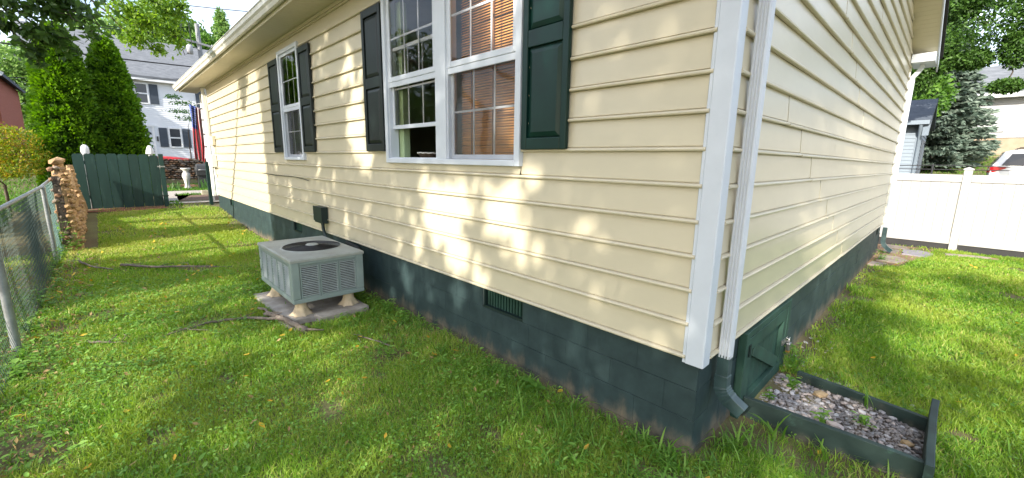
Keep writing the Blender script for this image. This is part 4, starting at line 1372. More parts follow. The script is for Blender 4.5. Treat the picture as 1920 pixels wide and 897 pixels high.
for o in list(SW.children):
    if o.name.startswith('wall_stone') and o.location.y > -.06:
        o.data = CS[rr.randrange(4)]
for s_, p in ((.13, (-10.6, -3.05, 1.47)), (.12, (-10.95, -3.04, 1.49))):
    o = bpy.data.objects.new('cap_stone', CS[0]); COL.objects.link(o); o.parent = SW; o.location = Vector(p) - org(SW); o.scale = (s_ * 1.4, s_ * .9, s_ * 1.0); ORG[o.name] = org(SW)

# green board gate
GX = -15.4
GT = thing('board_gate', (GX, -2.1, .1), 'dark green wooden board gate standing between the stone wall and the house', 'gate')
by = np.linspace(-3.02, -1.25, 9)
for i in range(8):
    a, b = by[i] + .004, by[i + 1] - .004
    h = 1.63 + rr.uniform(-.015, .02)
    th = rr.uniform(-.006, .006)
    f = MB()
    c = .035
    f.prism([(a, .14 + rr.uniform(-.01, .01)), (b, .14), (b, h - c), (b - c, h), (a + c, h), (a, h - c)], lambda p, t: Vector((GX + t + th + (p[1] - .9) * .004 * (i - 4), p[0], p[1])), -.011, .011)
    f.build('board', 'gate_green', GT)
f = MB()
for z in (.42, 1.35):
    f.box(GX - .055, GX - .018, -3.0, -1.27, z, z + .09)
f.build('back_rail', 'gate_green', GT)
f = MB(); f.box(GX - .05, GX + .05, -1.245, -1.135, .0, 1.66); f.build('gate_post', 'gate_green', GT, bevel=.006)
f = MB(); f.box(GX + .051, GX + .058, -1.30, -1.12, 1.28, 1.315); f.tube([(GX + .07, -1.24, 1.25), (GX + .07, -1.24, 1.34)], .012, 6); f.build('latch', 'steel', GT)
f = MB(); f.box(GX + .051, GX + .058, -1.32, -1.12, .42, .455); f.build('hinge', 'box_green', GT)
GP = thing('gate_post', (GX, -.06, .05), 'green wooden post at the far corner of the house beside the garden opening', 'post')
f = MB(); f.box(GX - .05, GX + .05, -.13, -.03, .0, 1.45); f.build('post', 'gate_green', GP, bevel=.006)
f = MB(); f.box(GX - .12, GX + .02, -.30, -.135, .42, .56); f.build('bracket', 'tan_plastic', GP, bevel=.006)
# white rounded finial of a post behind the gate
WP = thing('white_post', (-15.85, -2.75, .1), 'white post with a rounded cap just showing over the green gate', 'post')
f = MB(); f.box(-15.93, -15.80, -2.82, -2.69, .0, 1.64); f.build('shaft', 'white_paint', WP, bevel=.006)
f = MB(); f.lathe((-15.865, -2.755, 1.64), [(.085, 0), (.09, .06), (.085, .15), (.06, .21), (.03, .235), (.001, .24)], 16); f.build('cap', 'white_paint', WP)
LP = thing('lamp_post', (-16.2, -1.28, .1), 'small white lantern post standing behind the right edge of the gate', 'lamp post')
f = MB(); f.tube([(-16.2, -1.36, .1), (-16.2, -1.36, 1.68)], .05, 8); f.build('shaft', 'white_paint', LP)
f = MB(); f.lathe((-16.2, -1.36, 1.66), [(.11, 0), (.095, .10), (.06, .20), (.045, .24), (.001, .25)], 12); f.build('shade', 'white_paint', LP)

# soil strip under the gate, garden beyond the opening
patch(rough([(-15.9, -3.0), (-14.9, -3.0), (-14.7, -2.2), (-14.9, -1.2), (-15.9, -1.15)], .3, .04), 'soil_strip', 'red_soil', .012)
patch(rough([(-16.6, -1.1), (-16.1, -1.1), (-16.05, .6), (-16.6, .6)], .3, .02), 'step_slab', 'concrete', .03)
patch(rough([(-19.6, -.5), (-17.2, -.7), (-16.9, 1.5), (-19.6, 1.6)], .3, .05), 'mulch_bed', 'mulch', .012)
patch(rough([(-22.3, -1.2), (-20.6, -1.2), (-17.0, -1.1), (-17.0, -.75), (-20.3, -.55), (-20.6, 2.5), (-22.3, 2.5)], .4, .04), 'garden_path', 'concrete', .014)
EB = thing('brick_edging', (-24.6, .3, .1), 'low row of reddish bricks edging the flower bed before the stone retaining wall', 'edging')
q = None
for i in range(14):
    y = -.75 + i * .235
    if q is None:
        q = MB().box(-24.7, -24.58, y, y + .22, .07, .26).build('brick', 'edging_brick', EB, bevel=.01)
        y00 = y
    else:
        dup(q, EB, loc=(rr.uniform(-.02, .02), y - y00, rr.uniform(-.02, .02)), rot=(0, rr.uniform(-.05, .05), 0))
# retaining wall of dry stones
RW = thing('retaining_wall', (-28.2, 2, .1), 'brown dry stone retaining wall below the white house', 'wall')
MB().box(-28.6, -28.1, -1.2, 6.0, .0, 1.38).build('wall_core', 'bark', RW)
RS = [stone_mesh(100 + i, 'rust_stone' if i % 2 else 'field_stone', 'wall_stone') for i in range(6)]
cnt = 0
for r_ in range(13):
    z = .14 + r_ * .105
    y = -1.1 + rr.uniform(0, .1)
    while y < 2.6 and cnt < 260:
        s = rr.uniform(.08, .15)
        o = bpy.data.objects.new('wall_stone', RS[rr.randrange(6)]); COL.objects.link(o); o.parent = RW
        o.location = Vector((-28.08 + rr.uniform(-.03, .04), y, z + rr.uniform(-.02, .02))) - org(RW)
        o.scale = (s * .8, s * .95, s * .8); o.rotation_euler = (rr.uniform(-.2, .2), 0, rr.uniform(-.4, .4)); ORG[o.name] = org(RW)
        y += s * 1.75; cnt += 1
UR = thing('garden_urn', (-24.0, .30, .1), 'pale stone pedestal urn standing in the flower bed', 'urn')
f = MB(); f.lathe((-24, .30, .08), [(.17, 0), (.17, .06), (.11, .10), (.09, .22), (.12, .42), (.17, .60), (.15, .72), (.10, .80), (.12, .86), (.19, .93), (.20, .97), (.15, .98)], 18); f.build('pedestal', 'urn_white', UR)
f = MB(); f.lathe((-24, .30, 1.06), [(.145, 0), (.10, -.03), (.001, -.04)], 18); f.build('bowl', 'urn_white', UR)
GL = thing('barbecue_grill', (-24, .95, .1), 'black covered barbecue grill beside the house corner', 'grill')
f = MB(); f.loft([[Vector((-24 + sx * hx, .98 + sy2 * hy, z)) for sx, sy2 in ((-1, -1), (1, -1), (1, 1), (-1, 1))] for hx, hy, z in ((.25, .31, .72), (.27, .33, .95), (.18, .29, 1.18), (.08, .25, 1.25))], smooth=False); f.build('lid', 'grill_black', GL, bevel=.02)
f = MB(); f.box(-24.2, -23.8, .72, 1.26, .12, .715); f.build('cart', 'grill_black', GL)
f = MB(); f.tube([(-23.7, .75, .98), (-23.66, .75, .98), (-23.66, 1.2, .98), (-23.7, 1.2, .98)], .012, 6); f.build('handle', 'steel', GL)
# red thing lying on the terrace
RC = thing('red_cover', (-29.5, -.2, 1.4), 'smooth bright red cover lying on top of the stone retaining wall', 'cover')
f = MB(); rings = []
for i, y in enumerate(np.linspace(-1.3, 1.2, 12)):
    h = .22 * math.sin(math.pi * (i + .6) / 12.2) ** .6
    rings.append([Vector((-29.4 + .35 * math.cos(t), y, 1.36 + h * math.sin(t))) for t in np.linspace(0, math.pi, 8)])
f.loft(rings, close=False, cap=False); f.build('hull', 'red_vinyl', RC)

# flag hanging from the porch
FL = thing('flag', (-17.2, .06, 1.5), 'drooping flag with red and white stripes and a starred blue canton by the house corner', 'flag')
V_, F_, MI = [], [], []
nu, nv = 39, 24
for j in range(nv + 1):
    v = j / nv
    for i in range(nu + 1):
        u = i / nu
        V_.append((-17.0 + .10 * math.sin(u * 19 + v * 1.5) * (.5 + .5 * v), -.16 + .34 * u * (1 - .25 * v) + .02 * math.sin(v * 5 + u * 6), 3.30 - 1.78 * v - .12 * u))
for j in range(nv):
    for i in range(nu):
        a = j * (nu + 1) + i
        F_.append((a, a + 1, a + nu + 2, a + nu + 1))
        stripe = int(i / nu * 13)
        MI.append(2 if (j < nv * .40 and i < nu * .55) else (0 if stripe % 2 == 0 else 1))
f = MB(); f.v = V_; f.f = F_; f.m = MI; f.s = [True] * len(F_)
cl = f.build('cloth', ['flag_red', 'flag_white', 'flag_blue'], FL)
sd_ = cl.modifiers.new('thickness', 'SOLIDIFY'); sd_.thickness = .003
f = MB()
for j in range(1, 9):
    for i in range(1, 20, 3):
        k = j * (nu + 1) + i + (j % 2)
        x, y, z = V_[k]
        f.add([(x + .012, y + .016 * math.cos(t) * (1 if q % 2 == 0 else .42), z + .016 * math.sin(t) * (1 if q % 2 == 0 else .42)) for q, t in enumerate(np.linspace(math.pi / 2, 2.5 * math.pi, 11)[:-1])], [tuple(range(10))])
st = f.build('star', 'flag_white', cl); st['kind'] = 'stuff'
f = MB(); f.tube([(-17.2, .30, 3.42), (-17.2, -.06, 3.30)], .014, 6); f.build('staff', 'white_paint', FL)
PP = thing('porch_post', (-16.3, .14, .1), 'white porch post with dark bands at the end of the house', 'post')
f = MB(); f.tube([(-16.3, .10, .1), (-16.3, .10, 3.58)], .055, 10); f.build('shaft', 'white_paint', PP)
f = MB()
for z in (1.9, 2.3, 2.75, 3.1):
    f.tube([(-16.3, .10, z), (-16.3, .10, z + .05)], .062, 10)
f.build('band', 'grill_black', PP)

# ---- white two storey house on the terrace
WH = thing('white_house', (-44, 2, 1.4), 'white clapboard two storey house with slate blue shutters and a grey shingle roof', 'house')
HX = -44.0
f = MB()
f.box(HX - 9, HX, -5.5, 10, 1.0, 7.55)
f.build('wall', 'house_white', WH)
cb = None
for i in range(42):                                   # clapboards
    z = 1.15 + i * .152
    if cb is None:
        c = MB(); c.add([(HX + .004, -5.5, z), (HX + .03, -5.5, z), (HX + .006, -5.5, z + .152), (HX + .004, 10, z), (HX + .03, 10, z), (HX + .006, 10, z + .152)], [(0, 1, 2), (3, 5, 4), (0, 3, 4, 1), (1, 4, 5, 2)])
        cb = c.build('clapboard', 'house_white', WH); z00 = z
    else:
        dup(cb, WH, loc=(0, 0, z - z00))
f = MB()
f.add([(HX + .5, -6, 7.50), (HX + .5, 10.5, 7.50), (HX - 4.5, 10.5, 11.1), (HX - 4.5, -6, 11.1), (HX + .5, -6, 7.66), (HX + .5, 10.5, 7.66), (HX - 4.5, 10.5, 11.26), (HX - 4.5, -6, 11.26), (HX - 9.5, -6, 7.5), (HX - 9.5, 10.5, 7.5)], [(0, 1, 2, 3), (4, 7, 6, 5), (0, 4, 5, 1), (0, 3, 7, 4), (1, 5, 6, 2), (3, 2, 9, 8), (7, 8, 9, 6)])
f.build('roof', 'grey_shingle', WH)
f = MB(); f.box(HX + .035, HX + .48, -6, 10.5, 7.30, 7.495); f.build('eave_trim', 'white_paint', WH)
def far_window(y0, y1, z0, z1, shutters, px=HX):
    f = MB(); w = .10
    f.box(px + .02, px + .09, y0 - w, y0, z0 - w, z1 + w); f.box(px + .02, px + .09, y1, y1 + w, z0 - w, z1 + w)
    f.box(px + .02, px + .088, y0, y1, z1, z1 + w); f.box(px + .02, px + .10, y0, y1, z0 - w, z0)
    f.box(px + .02, px + .075, y0, y1, (z0 + z1) / 2 - .05, (z0 + z1) / 2 + .05)
    fr = f.build('window', 'white_paint', WH)
    for a, b in ((z0, (z0 + z1) / 2 - .05), ((z0 + z1) / 2 + .05, z1)):
        MB().box(px + .02, px + .05, y0, y1, a, b).build('pane', 'pane_dark', fr)
    for s in shutters:
        a, b = (y0 - w - .58, y0 - w - .06) if s < 0 else (y1 + w + .06, y1 + w + .58)
        sh = MB().box(px + .03, px + .075, a, b, z0 - .05, z1 + .05).build('shutter', 'slate_shutter', WH)
def sy(v): return -2.408 + (v + 2.408) * (HX - .879) / (-36.879)
def sz_(v): return 1.625 + (v - 1.625) * (HX - .879) / (-36.879)
far_window(sy(-.45), sy(.10), sz_(4.95), sz_(6.10), (-1, 1))
far_window(sy(1.0), sy(1.55), sz_(2.22), sz_(3.38), (-1, 1))
far_window(sy(3.2), sy(3.8), sz_(4.95), sz_(6.10), (-1, 1))
f = MB(); f.box(HX + .03, HX + .10, sy(-.55), sy(-.42), 1.4, sz_(3.45)); f.box(HX + .03, HX + .10, sy(.10), sy(.22), 1.4, sz_(3.45)); f.box(HX + .03, HX + .12, sy(-.6), sy(.27), sz_(3.451), sz_(3.58))
dr = f.build('door', 'white_paint', WH)
MB().box(HX + .03, HX + .07, sy(-.41), sy(.09), 1.4, sz_(3.44)).build('door_leaf', 'white_vinyl', dr)
f = MB(); f.add([(HX + .075, sy(-.16) + .28 * math.cos(t), sz_(2.95) + .28 * math.sin(t)) for t in np.linspace(0, math.pi, 10)], [tuple(range(10))]); f.build('fan_light', 'pane_dark', dr)
WL = MB().box(HX + .03, HX + .14, sy(.30), sy(.37), sz_(2.55), sz_(2.85)).build('wall_lamp', 'grill_black', WH)

# ---- brick house far left
BH = thing('brick_house', (-30, -6.5, .4), 'red brick house gable with white trim at the edge of the view', 'house')
bx0, by1 = -30.0, -5.6
f = MB(); f.box(bx0 - 8, bx0, by1 - 7.5, by1, -.2, 5.2)
f.add([(bx0, by1, 5.2), (bx0, by1 - 7.5, 5.2), (bx0, by1 - 3.75, 7.6), (bx0 - 8, by1, 5.2), (bx0 - 8, by1 - 7.5, 5.2), (bx0 - 8, by1 - 3.75, 7.6)], [(0, 1, 2), (3, 5, 4), (0, 2, 5, 3), (1, 4, 5, 2)])
f.build('wall', 'red_brick', BH)
f = MB()
f.add([(bx0 + .35, by1 + .3, 5.06), (bx0 + .35, by1 - 3.75, 7.70), (bx0 - 8.3, by1 - 3.75, 7.70), (bx0 - 8.3, by1 + .3, 5.06), (bx0 + .35, by1 + .3, 5.22), (bx0 + .35, by1 - 3.75, 7.86), (bx0 - 8.3, by1 - 3.75, 7.86), (bx0 - 8.3, by1 + .3, 5.22)], [(0, 1, 2, 3), (4, 7, 6, 5), (0, 4, 5, 1), (1, 5, 6, 2), (2, 6, 7, 3), (3, 7, 4, 0)])
f.add([(bx0 + .35, by1 - 7.8, 5.06), (bx0 + .35, by1 - 3.75, 7.70), (bx0 - 8.3, by1 - 3.75, 7.70), (bx0 - 8.3, by1 - 7.8, 5.06), (bx0 + .35, by1 - 7.8, 5.22), (bx0 + .35, by1 - 3.75, 7.86), (bx0 - 8.3, by1 - 3.75, 7.86), (bx0 - 8.3, by1 - 7.8, 5.22)], [(0, 3, 2, 1), (4, 5, 6, 7), (0, 1, 5, 4), (1, 2, 6, 5), (2, 3, 7, 6), (3, 0, 4, 7)])
f.build('roof', 'slate_shingle', BH)
f = MB(); f.bar((bx0 + .40, by1 + .32, 5.12), (bx0 + .40, by1 - 3.75, 7.76), .06, .18, upv=(0, 1, 1)); f.bar((bx0 + .40, by1 - 7.82, 5.12), (bx0 + .40, by1 - 3.75, 7.76), .06, .22, upv=(0, -1, 1)); f.build('rake_board', 'white_paint', BH)
f = MB(); f.box(bx0 + .01, bx0 + .08, by1 - .62, by1 - .50, 3.5, 5.0); f.box(bx0 + .01, bx0 + .08, by1 - 1.5, by1 - 1.38, 3.5, 5.0); f.box(bx0 + .01, bx0 + .08, by1 - 1.38, by1 - .62, 4.88, 5.0); f.box(bx0 + .01, bx0 + .1, by1 - 1.38, by1 - .62, 3.5, 3.6)
w_ = f.build('window', 'white_paint', BH); MB().box(bx0 + .01, bx0 + .04, by1 - 1.38, by1 - .62, 3.6, 4.88).build('pane', 'pane_dark', w_)

# ---- utility pole and wires
UP = thing('utility_pole', (-36, 3.25, 1.4), 'grey wooden utility pole with a crossarm and transformer rising beyond the roof edge', 'utility pole')
f = MB(); f.tube([(-36, 3.30, 1.2), (-36, 3.18, 10.4)], [.17, .13], 10); f.build('shaft', 'pole_wood', UP)
f = MB(); f.bar((-35.85, 1.75, 9.35), (-35.85, 4.2, 9.0), .10, .12); f.bar((-35.85, 2.3, 9.2), (-35.85, 3.15, 8.7), .04, .04); f.build('crossarm', 'pole_wood', UP)
f = MB(); f.lathe((-35.8, 2.62, 8.35), [(.001, 0), (.17, .01), (.18, .5), (.14, .58), (.001, .6)], 12); f.build('transformer', 'vent_grey', UP)
f = MB()
for y in (1.85, 2.3, 3.9):
    f.lathe((-35.85, y, 9.30 - (y - 1.75) * .14), [(.05, 0), (.07, .06), (.03, .12), (.05, .16), (.001, .2)], 8)
f.build('insulator', 'vent_grey', UP)
f = MB(); f.tube([(-35.8, 2.2, 9.3), (-35.7, 2.3, 10.2), (-35.75, 2.7, 10.3), (-35.75, 2.75, 9.0), (-35.7, 2.5, 8.4), (-35.7, 2.3, 8.2), (-35.72, 2.2, 8.6)], .025, 6); f.build('jumper_cable', 'wire_black', UP)
def cable(a, b, sag, r, label):
    f = MB(); P = []
    for t in np.linspace(0, 1, 25):
        p = Vector(a).lerp(Vector(b), t); p.z -= sag * 4 * t * (1 - t); P.append(p)
    f.tube(P, r, 5); tag(f.build('overhead_wire', 'wire_black'), label, 'wire')
cable((-35.85, 2.3, 9.35), (-30, -22, 9.4), .5, .022, 'highest overhead wire crossing the sky past the trees')
cable((-35.85, 1.85, 9.4), (-33, -24, 8.8), .6, .022, 'lower overhead wire crossing behind the conifer tops')
cable((-36, 3.2, 7.6), (-30.5, -18, 7.3), .35, .04, 'thick dark service wire sagging in front of the grey roof')
cable((-36, 3.2, 6.9), (-31, -18, 4.4), .4, .018, 'thin wire slanting across the grey roof')
cable((-36, 3.3, 12.6), (-30, 26, 16.0), .4, .028, 'overhead wire high above the long eave')
cable((-36, 2.3, 11.4), (-30, 24, 14.0), .4, .028, 'second overhead wire slanting over the long eave')

# ================================================================== RIGHT SIDE
FYR = 10.6
VF = thing('white_fence', (1.5, FYR, -.1), 'white vinyl privacy fence with square posts along the back of the lawn', 'fence')
posts = [-.72, 1.10, 2.92, 4.74]
for i, x in enumerate(posts):
    f = MB(); f.box(x - .064, x + .064, FYR - .064, FYR + .064, -.25, 1.60); f.build('post', 'fence_white', VF, bevel=.006)
    f = MB(); c = .078; f.add([(x - c, FYR - c, 1.601), (x + c, FYR - c, 1.601), (x + c, FYR + c, 1.601), (x - c, FYR + c, 1.601), (x - c, FYR - c, 1.625), (x + c, FYR - c, 1.625), (x + c, FYR + c, 1.625), (x - c, FYR + c, 1.625), (x, FYR, 1.665)], [(3, 2, 1, 0), (0, 1, 5, 4), (1, 2, 6, 5), (2, 3, 7, 6), (3, 0, 4, 7), (4, 5, 8), (5, 6, 8), (6, 7, 8), (7, 4, 8)]); f.build('cap', 'fence_white', VF)
    if i < 3:
        a, b = x + .066, posts[i + 1] - .066
        MB().box(a, b, FYR - .045, FYR + .045, 1.345, 1.50).build('top_rail', 'fence_white', VF, bevel=.008)
        MB().box(a, b, FYR - .045, FYR + .045, .02, .18).build('bottom_rail', 'fence_white', VF, bevel=.008)
        n = 11
        for j in range(n):
            p0 = a + (b - a) * j / n; p1 = a + (b - a) * (j + 1) / n
            MB().box(p0 + .001, p1 - .001, FYR - .020, FYR + .020, .181, 1.344).build('picket', 'fence_white', VF, bevel=.004)
        MB().box(a, b, FYR - .02, FYR + .02, -.18, .012).build('kick_board', 'dark_board', VF)

# wire fence just behind it
WF = thing('wire_fence', (1, 12.0, 0), 'thin rusty wire fence showing above the white fence', 'fence')
f = MB()
for z, s in ((1.68, .02), (1.60, .0)):
    f.tube([(x, 12.0, z + s * math.sin(x * 2)) for x in np.linspace(-2, 5, 20)], .010, 5)
f.build('strand', 'wire_black', WF)
for x in (-1.6, .52, 2.9):
    f = MB(); f.tube([(x, 12.0, -.1), (x, 12.0, 1.72)], .02, 6); f.build('post', 'wire_black', WF)

# blue grey shed
SH = thing('blue_shed', (-1.5, 17, .2), 'blue grey sided outbuilding with a dark slate roof behind the white fence', 'building')
sx1, sy0 = .02, 16.0
f = MB(); f.box(-7, sx1, sy0, sy0 + 3, -.1, 3.12)
f.add([(sx1, sy0, 3.12), (sx1, sy0 + 3, 3.12), (sx1, sy0 + 1.5, 3.72), (sx1 - .1, sy0, 3.12), (sx1 - .1, sy0 + 3, 3.12), (sx1 - .1, sy0 + 1.5, 3.72)], [(0, 1, 2), (3, 5, 4), (0, 2, 5, 3), (1, 4, 5, 2)])
f.build('wall', 'blue_siding', SH)
cb = None
for i in range(27):
    z = .05 + i * .113
    if cb is None:
        c = MB(); c.add([(-7, sy0 - .003, z), (-7, sy0 - .022, z), (-7, sy0 - .004, z + .113), (sx1 - .1, sy0 - .003, z), (sx1 - .1, sy0 - .022, z), (sx1 - .1, sy0 - .004, z + .113)], [(0, 1, 2), (3, 5, 4), (0, 3, 4, 1), (1, 4, 5, 2)])
        c.add([(sx1 + .003, sy0 + .1, z), (sx1 + .022, sy0 + .1, z), (sx1 + .004, sy0 + .1, z + .113), (sx1 + .003, sy0 + 3, z), (sx1 + .022, sy0 + 3, z), (sx1 + .004, sy0 + 3, z + .113)], [(0, 1, 2), (3, 5, 4), (0, 3, 4, 1), (1, 4, 5, 2)])
        cb = c.build('clapboard', 'blue_siding', SH); z00 = z
    else:
        dup(cb, SH, loc=(0, 0, z - z00))
MB().box(sx1 - .099, sx1 + .03, sy0 - .03, sy0 + .099, -.1, 3.1).build('corner_trim', 'blue_siding', SH)
f = MB()
f.add([(-7.3, sy0 - .35, 2.93), (sx1 + .18, sy0 - .35, 2.93), (sx1 + .18, sy0 + 1.5, 3.74), (-7.3, sy0 + 1.5, 3.74), (-7.3, sy0 - .35, 3.06), (sx1 + .18, sy0 - .35, 3.06), (sx1 + .18, sy0 + 1.5, 3.87), (-7.3, sy0 + 1.5, 3.87), (-7.3, sy0 + 3.35, 2.93), (sx1 + .18, sy0 + 3.35, 2.93), (-7.3, sy0 + 3.35, 3.06), (sx1 + .18, sy0 + 3.35, 3.06)],
      [(0, 1, 2, 3), (4, 7, 6, 5), (0, 4, 5, 1), (1, 5, 6, 2), (0, 3, 7, 4), (3, 2, 9, 8), (7, 10, 11, 6), (2, 6, 11, 9), (8, 9, 11, 10)])
f.build('roof', 'slate_shingle', SH)
MB().box(-7.3, sx1 + .16, sy0 - .44, sy0 - .36, 2.93, 3.05).build('gutter', 'blue_siding', SH)
f = MB(); f.add([(sx1 + .03, sy0 - .30, 2.60), (sx1 + .175, sy0 - .34, 2.60), (sx1 + .175, sy0 + .7, 3.36), (sx1 + .03, sy0 + .7, 3.36), (sx1 + .03, sy0 - .30, 2.92), (sx1 + .175, sy0 - .34, 2.92), (sx1 + .175, sy0 + .7, 3.38), (sx1 + .03, sy0 + .7, 3.38)], [(0, 1, 2, 3), (4, 7, 6, 5), (0, 4, 5, 1), (1, 5, 6, 2), (2, 6, 7, 3), (3, 7, 4, 0)]); f.build('rake_box', 'blue_siding', SH)
f = MB(); f.tube([(sx1 - .02, sy0 - .38, 2.95), (sx1 - .02, sy0 - .3, 2.8), (sx1 - .02, sy0 - .06, 2.55), (sx1 - .02, sy0 - .06, .1)], .045, 8); f.build('downspout', 'blue_siding', SH)
f = MB()
for a, b, c, d in ((.7, .78, 1.0, 2.5), (1.62, 1.70, 1.0, 2.5)): f.box(sx1 + .02, sx1 + .07, sy0 + a, sy0 + b, c, d)
f.box(sx1 + .02, sx1 + .07, sy0 + .78, sy0 + 1.62, 2.42, 2.5); f.box(sx1 + .02, sx1 + .07, sy0 + .78, sy0 + 1.62, 1.0, 1.08)
w_ = f.build('window', 'slate_shutter', SH); MB().box(sx1 + .015, sx1 + .05, sy0 + .78, sy0 + 1.62, 1.08, 2.42).build('pane', 'blue_siding', w_)

# white house up the slope
UH = thing('white_hillside_house', (5, 34, 2.4), 'long white sided house on a beige block foundation up the slope', 'house')
f = MB(); f.box(-4, 16, 34, 42, 3.36, 5.9); f.build('wall', 'hill_house_white', UH)
cb = None
for i in range(22):
    z = 3.38 + i * .10
    if cb is None:
        c = MB(); c.add([(-4, 33.997, z), (-4, 33.978, z), (-4, 33.996, z + .1), (16, 33.997, z), (16, 33.978, z), (16, 33.996, z + .1)], [(0, 1, 2), (3, 5, 4), (0, 3, 4, 1), (1, 4, 5, 2)])
        cb = c.build('clapboard', 'hill_house_white', UH); z00 = z
    else: dup(cb, UH, loc=(0, 0, z - z00))
f = MB(); f.box(-3.96, 15.96, 34.04, 41.9, 1.6, 3.355); f.build('foundation', 'beige_block', UH)
f = MB(); f.add([(-4.5, 33.4, 5.62), (16.5, 33.4, 5.62), (16.5, 38, 7.75), (-4.5, 38, 7.75), (-4.5, 33.4, 5.75), (16.5, 33.4, 5.75), (16.5, 38, 7.9), (-4.5, 38, 7.9), (-4.5, 42.6, 5.62), (16.5, 42.6, 5.62)], [(0, 1, 2, 3), (4, 7, 6, 5), (0, 4, 5, 1), (1, 5, 6, 2), (0, 3, 7, 4), (3, 2, 9, 8), (7, 8, 9, 6)]); f.build('roof', 'grey_shingle', UH)
MB().box(-4.5, 16.5, 33.28, 33.395, 5.50, 5.74).build('gutter', 'white_paint', UH)
MB().box(-4.4, 16.4, 33.45, 33.97, 5.52, 5.60).build('soffit', 'white_paint', UH)
v_ = MB().box(2.05, 2.50, 33.90, 33.975, 3.70, 4.10).build('wall_vent', 'vent_grey', UH)

# white SUV parked up the slope, its rear to the house
SV = thing('white_suv', (4.4, 24.0, .55), 'white estate car with a red wraparound tail lamp parked beyond the fence', 'car')
g0 = gzz(3.5, 24) + .17
cx0, cx1 = 1.88, 6.65                                 # rear bumper to nose
cy0, cy1 = 23.1, 25.0
def car_ring(x, zl, zs, zr, inset, tuck=.05):
    """one cross-section: sill zl, shoulder zs, roof zr"""
    h = []
    for s in (1, -1):
        side = [(cy0 + tuck if s > 0 else cy1 - tuck, zl), (cy0 + .0 if s > 0 else cy1, zl + .18), (cy0 - .005 if s > 0 else cy1 + .005, zl + .45), (cy0 + .02 if s > 0 else cy1 - .02, zs), (cy0 + inset if s > 0 else cy1 - inset, zr - .06), (cy0 + inset + .10 if s > 0 else cy1 - inset - .10, zr)]
        h += side if s > 0 else side[::-1]
    return [Vector((x, y, g0 + z)) for y, z in h]
f = MB()
f.loft([car_ring(cx0 + .05, .42, .78, .92, .10, .16), car_ring(cx0, .40, .86, 1.0, .06, .10), car_ring(cx0 + .08, .34, 1.08, 1.22, .14), car_ring(cx0 + .30, .30, 1.10, 1.66, .24), car_ring(cx0 + .55, .30, 1.09, 1.73, .24), car_ring(cx0 + 1.6, .28, 1.05, 1.78, .24), car_ring(cx0 + 2.5, .28, 1.02, 1.75, .25), car_ring(cx0 + 3.2, .28, 1.0, 1.42, .26), car_ring(cx0 + 3.65, .30, .98, 1.08, .14), car_ring(cx0 + 4.5, .34, .90, .98, .14), car_ring(cx0 + 4.77, .40, .72, .80, .22, .2)])
f.build('body', 'car_paint', SV)
# side glass, rear glass, trim
def side_glass(x0, x1, x2, x3, name):
    for s in (1,):
        y = cy0 + .05; yt = cy0 + .19
        f = MB(); f.add([(x0, y - .055, g0 + 1.13), (x1, y - .055, g0 + 1.12), (x2, yt - .012, g0 + 1.60), (x3, yt - .012, g0 + 1.58), (x0, y + .02, g0 + 1.13), (x1, y + .02, g0 + 1.12), (x2, yt + .05, g0 + 1.60), (x3, yt + .05, g0 + 1.58)], [(0, 1, 2, 3), (4, 7, 6, 5), (0, 4, 5, 1), (1, 5, 6, 2), (2, 6, 7, 3), (3, 7, 4, 0)]); f.build(name, 'car_glass', SV)
side_glass(cx0 + .28, cx0 + 1.12, cx0 + 1.10, cx0 + .50, 'quarter_window')
side_glass(cx0 + 1.20, cx0 + 2.02, cx0 + 2.0, cx0 + 1.18, 'door_window')
side_glass(cx0 + 2.10, cx0 + 3.10, cx0 + 2.62, cx0 + 2.08, 'door_window')
f = MB(); f.add([(cx0 + .055, cy0 + .14, g0 + 1.20), (cx0 + .055, cy1 - .14, g0 + 1.20), (cx0 + .30, cy1 - .30, g0 + 1.66), (cx0 + .30, cy0 + .30, g0 + 1.66), (cx0 + .09, cy0 + .14, g0 + 1.20), (cx0 + .09, cy1 - .14, g0 + 1.20), (cx0 + .33, cy1 - .30, g0 + 1.64), (cx0 + .33, cy0 + .30, g0 + 1.64)], [(0, 1, 2, 3), (4, 7, 6, 5), (0, 4, 5, 1), (1, 5, 6, 2), (2, 6, 7, 3), (3, 7, 4, 0)]); f.build('rear_window', 'car_glass', SV)
f = MB(); f.add([(cx0 - .012, cy0 + .02, g0 + .82), (cx0 + .12, cy0 - .022, g0 + .86), (cx0 + .42, cy0 - .022, g0 + 1.02), (cx0 + .42, cy0 - .022, g0 + 1.07), (cx0 + .06, cy0 - .012, g0 + 1.10), (cx0 - .005, cy0 + .03, g0 + 1.06), (cx0 + .03, cy0 + .20, g0 + .86), (cx0 + .04, cy0 + .20, g0 + 1.06)], [(0, 1, 4, 5), (1, 2, 3, 4), (0, 5, 7, 6)]); f.build('tail_lamp', 'tail_red', SV)
f = MB(); f.add([(cx0 + .04, cy1 - .20, g0 + .86), (cx0 - .012, cy1 - .02, g0 + .82), (cx0 - .005, cy1 - .03, g0 + 1.06), (cx0 + .04, cy1 - .20, g0 + 1.06)], [(0, 1, 2, 3)]); f.build('tail_lamp', 'tail_red', SV)
for x in (cx0 + .95, cx0 + 3.85):
    for y in (cy0 + .10, cy1 - .10):
        f = MB(); f.tube([(x, y - .11, g0 + .36), (x, y - .10, g0 + .36), (x, y + .10, g0 + .36), (x, y + .11, g0 + .36)], [.33, .36, .36, .33], 24); w_ = f.build('wheel', 'car_black', SV)
        f = MB(); f.tube([(x, y - .125 if y < 24 else y + .125, g0 + .36), (x, y - .112 if y < 24 else y + .112, g0 + .36)], [.20, .23], 16); f.build('rim', 'chrome', w_)
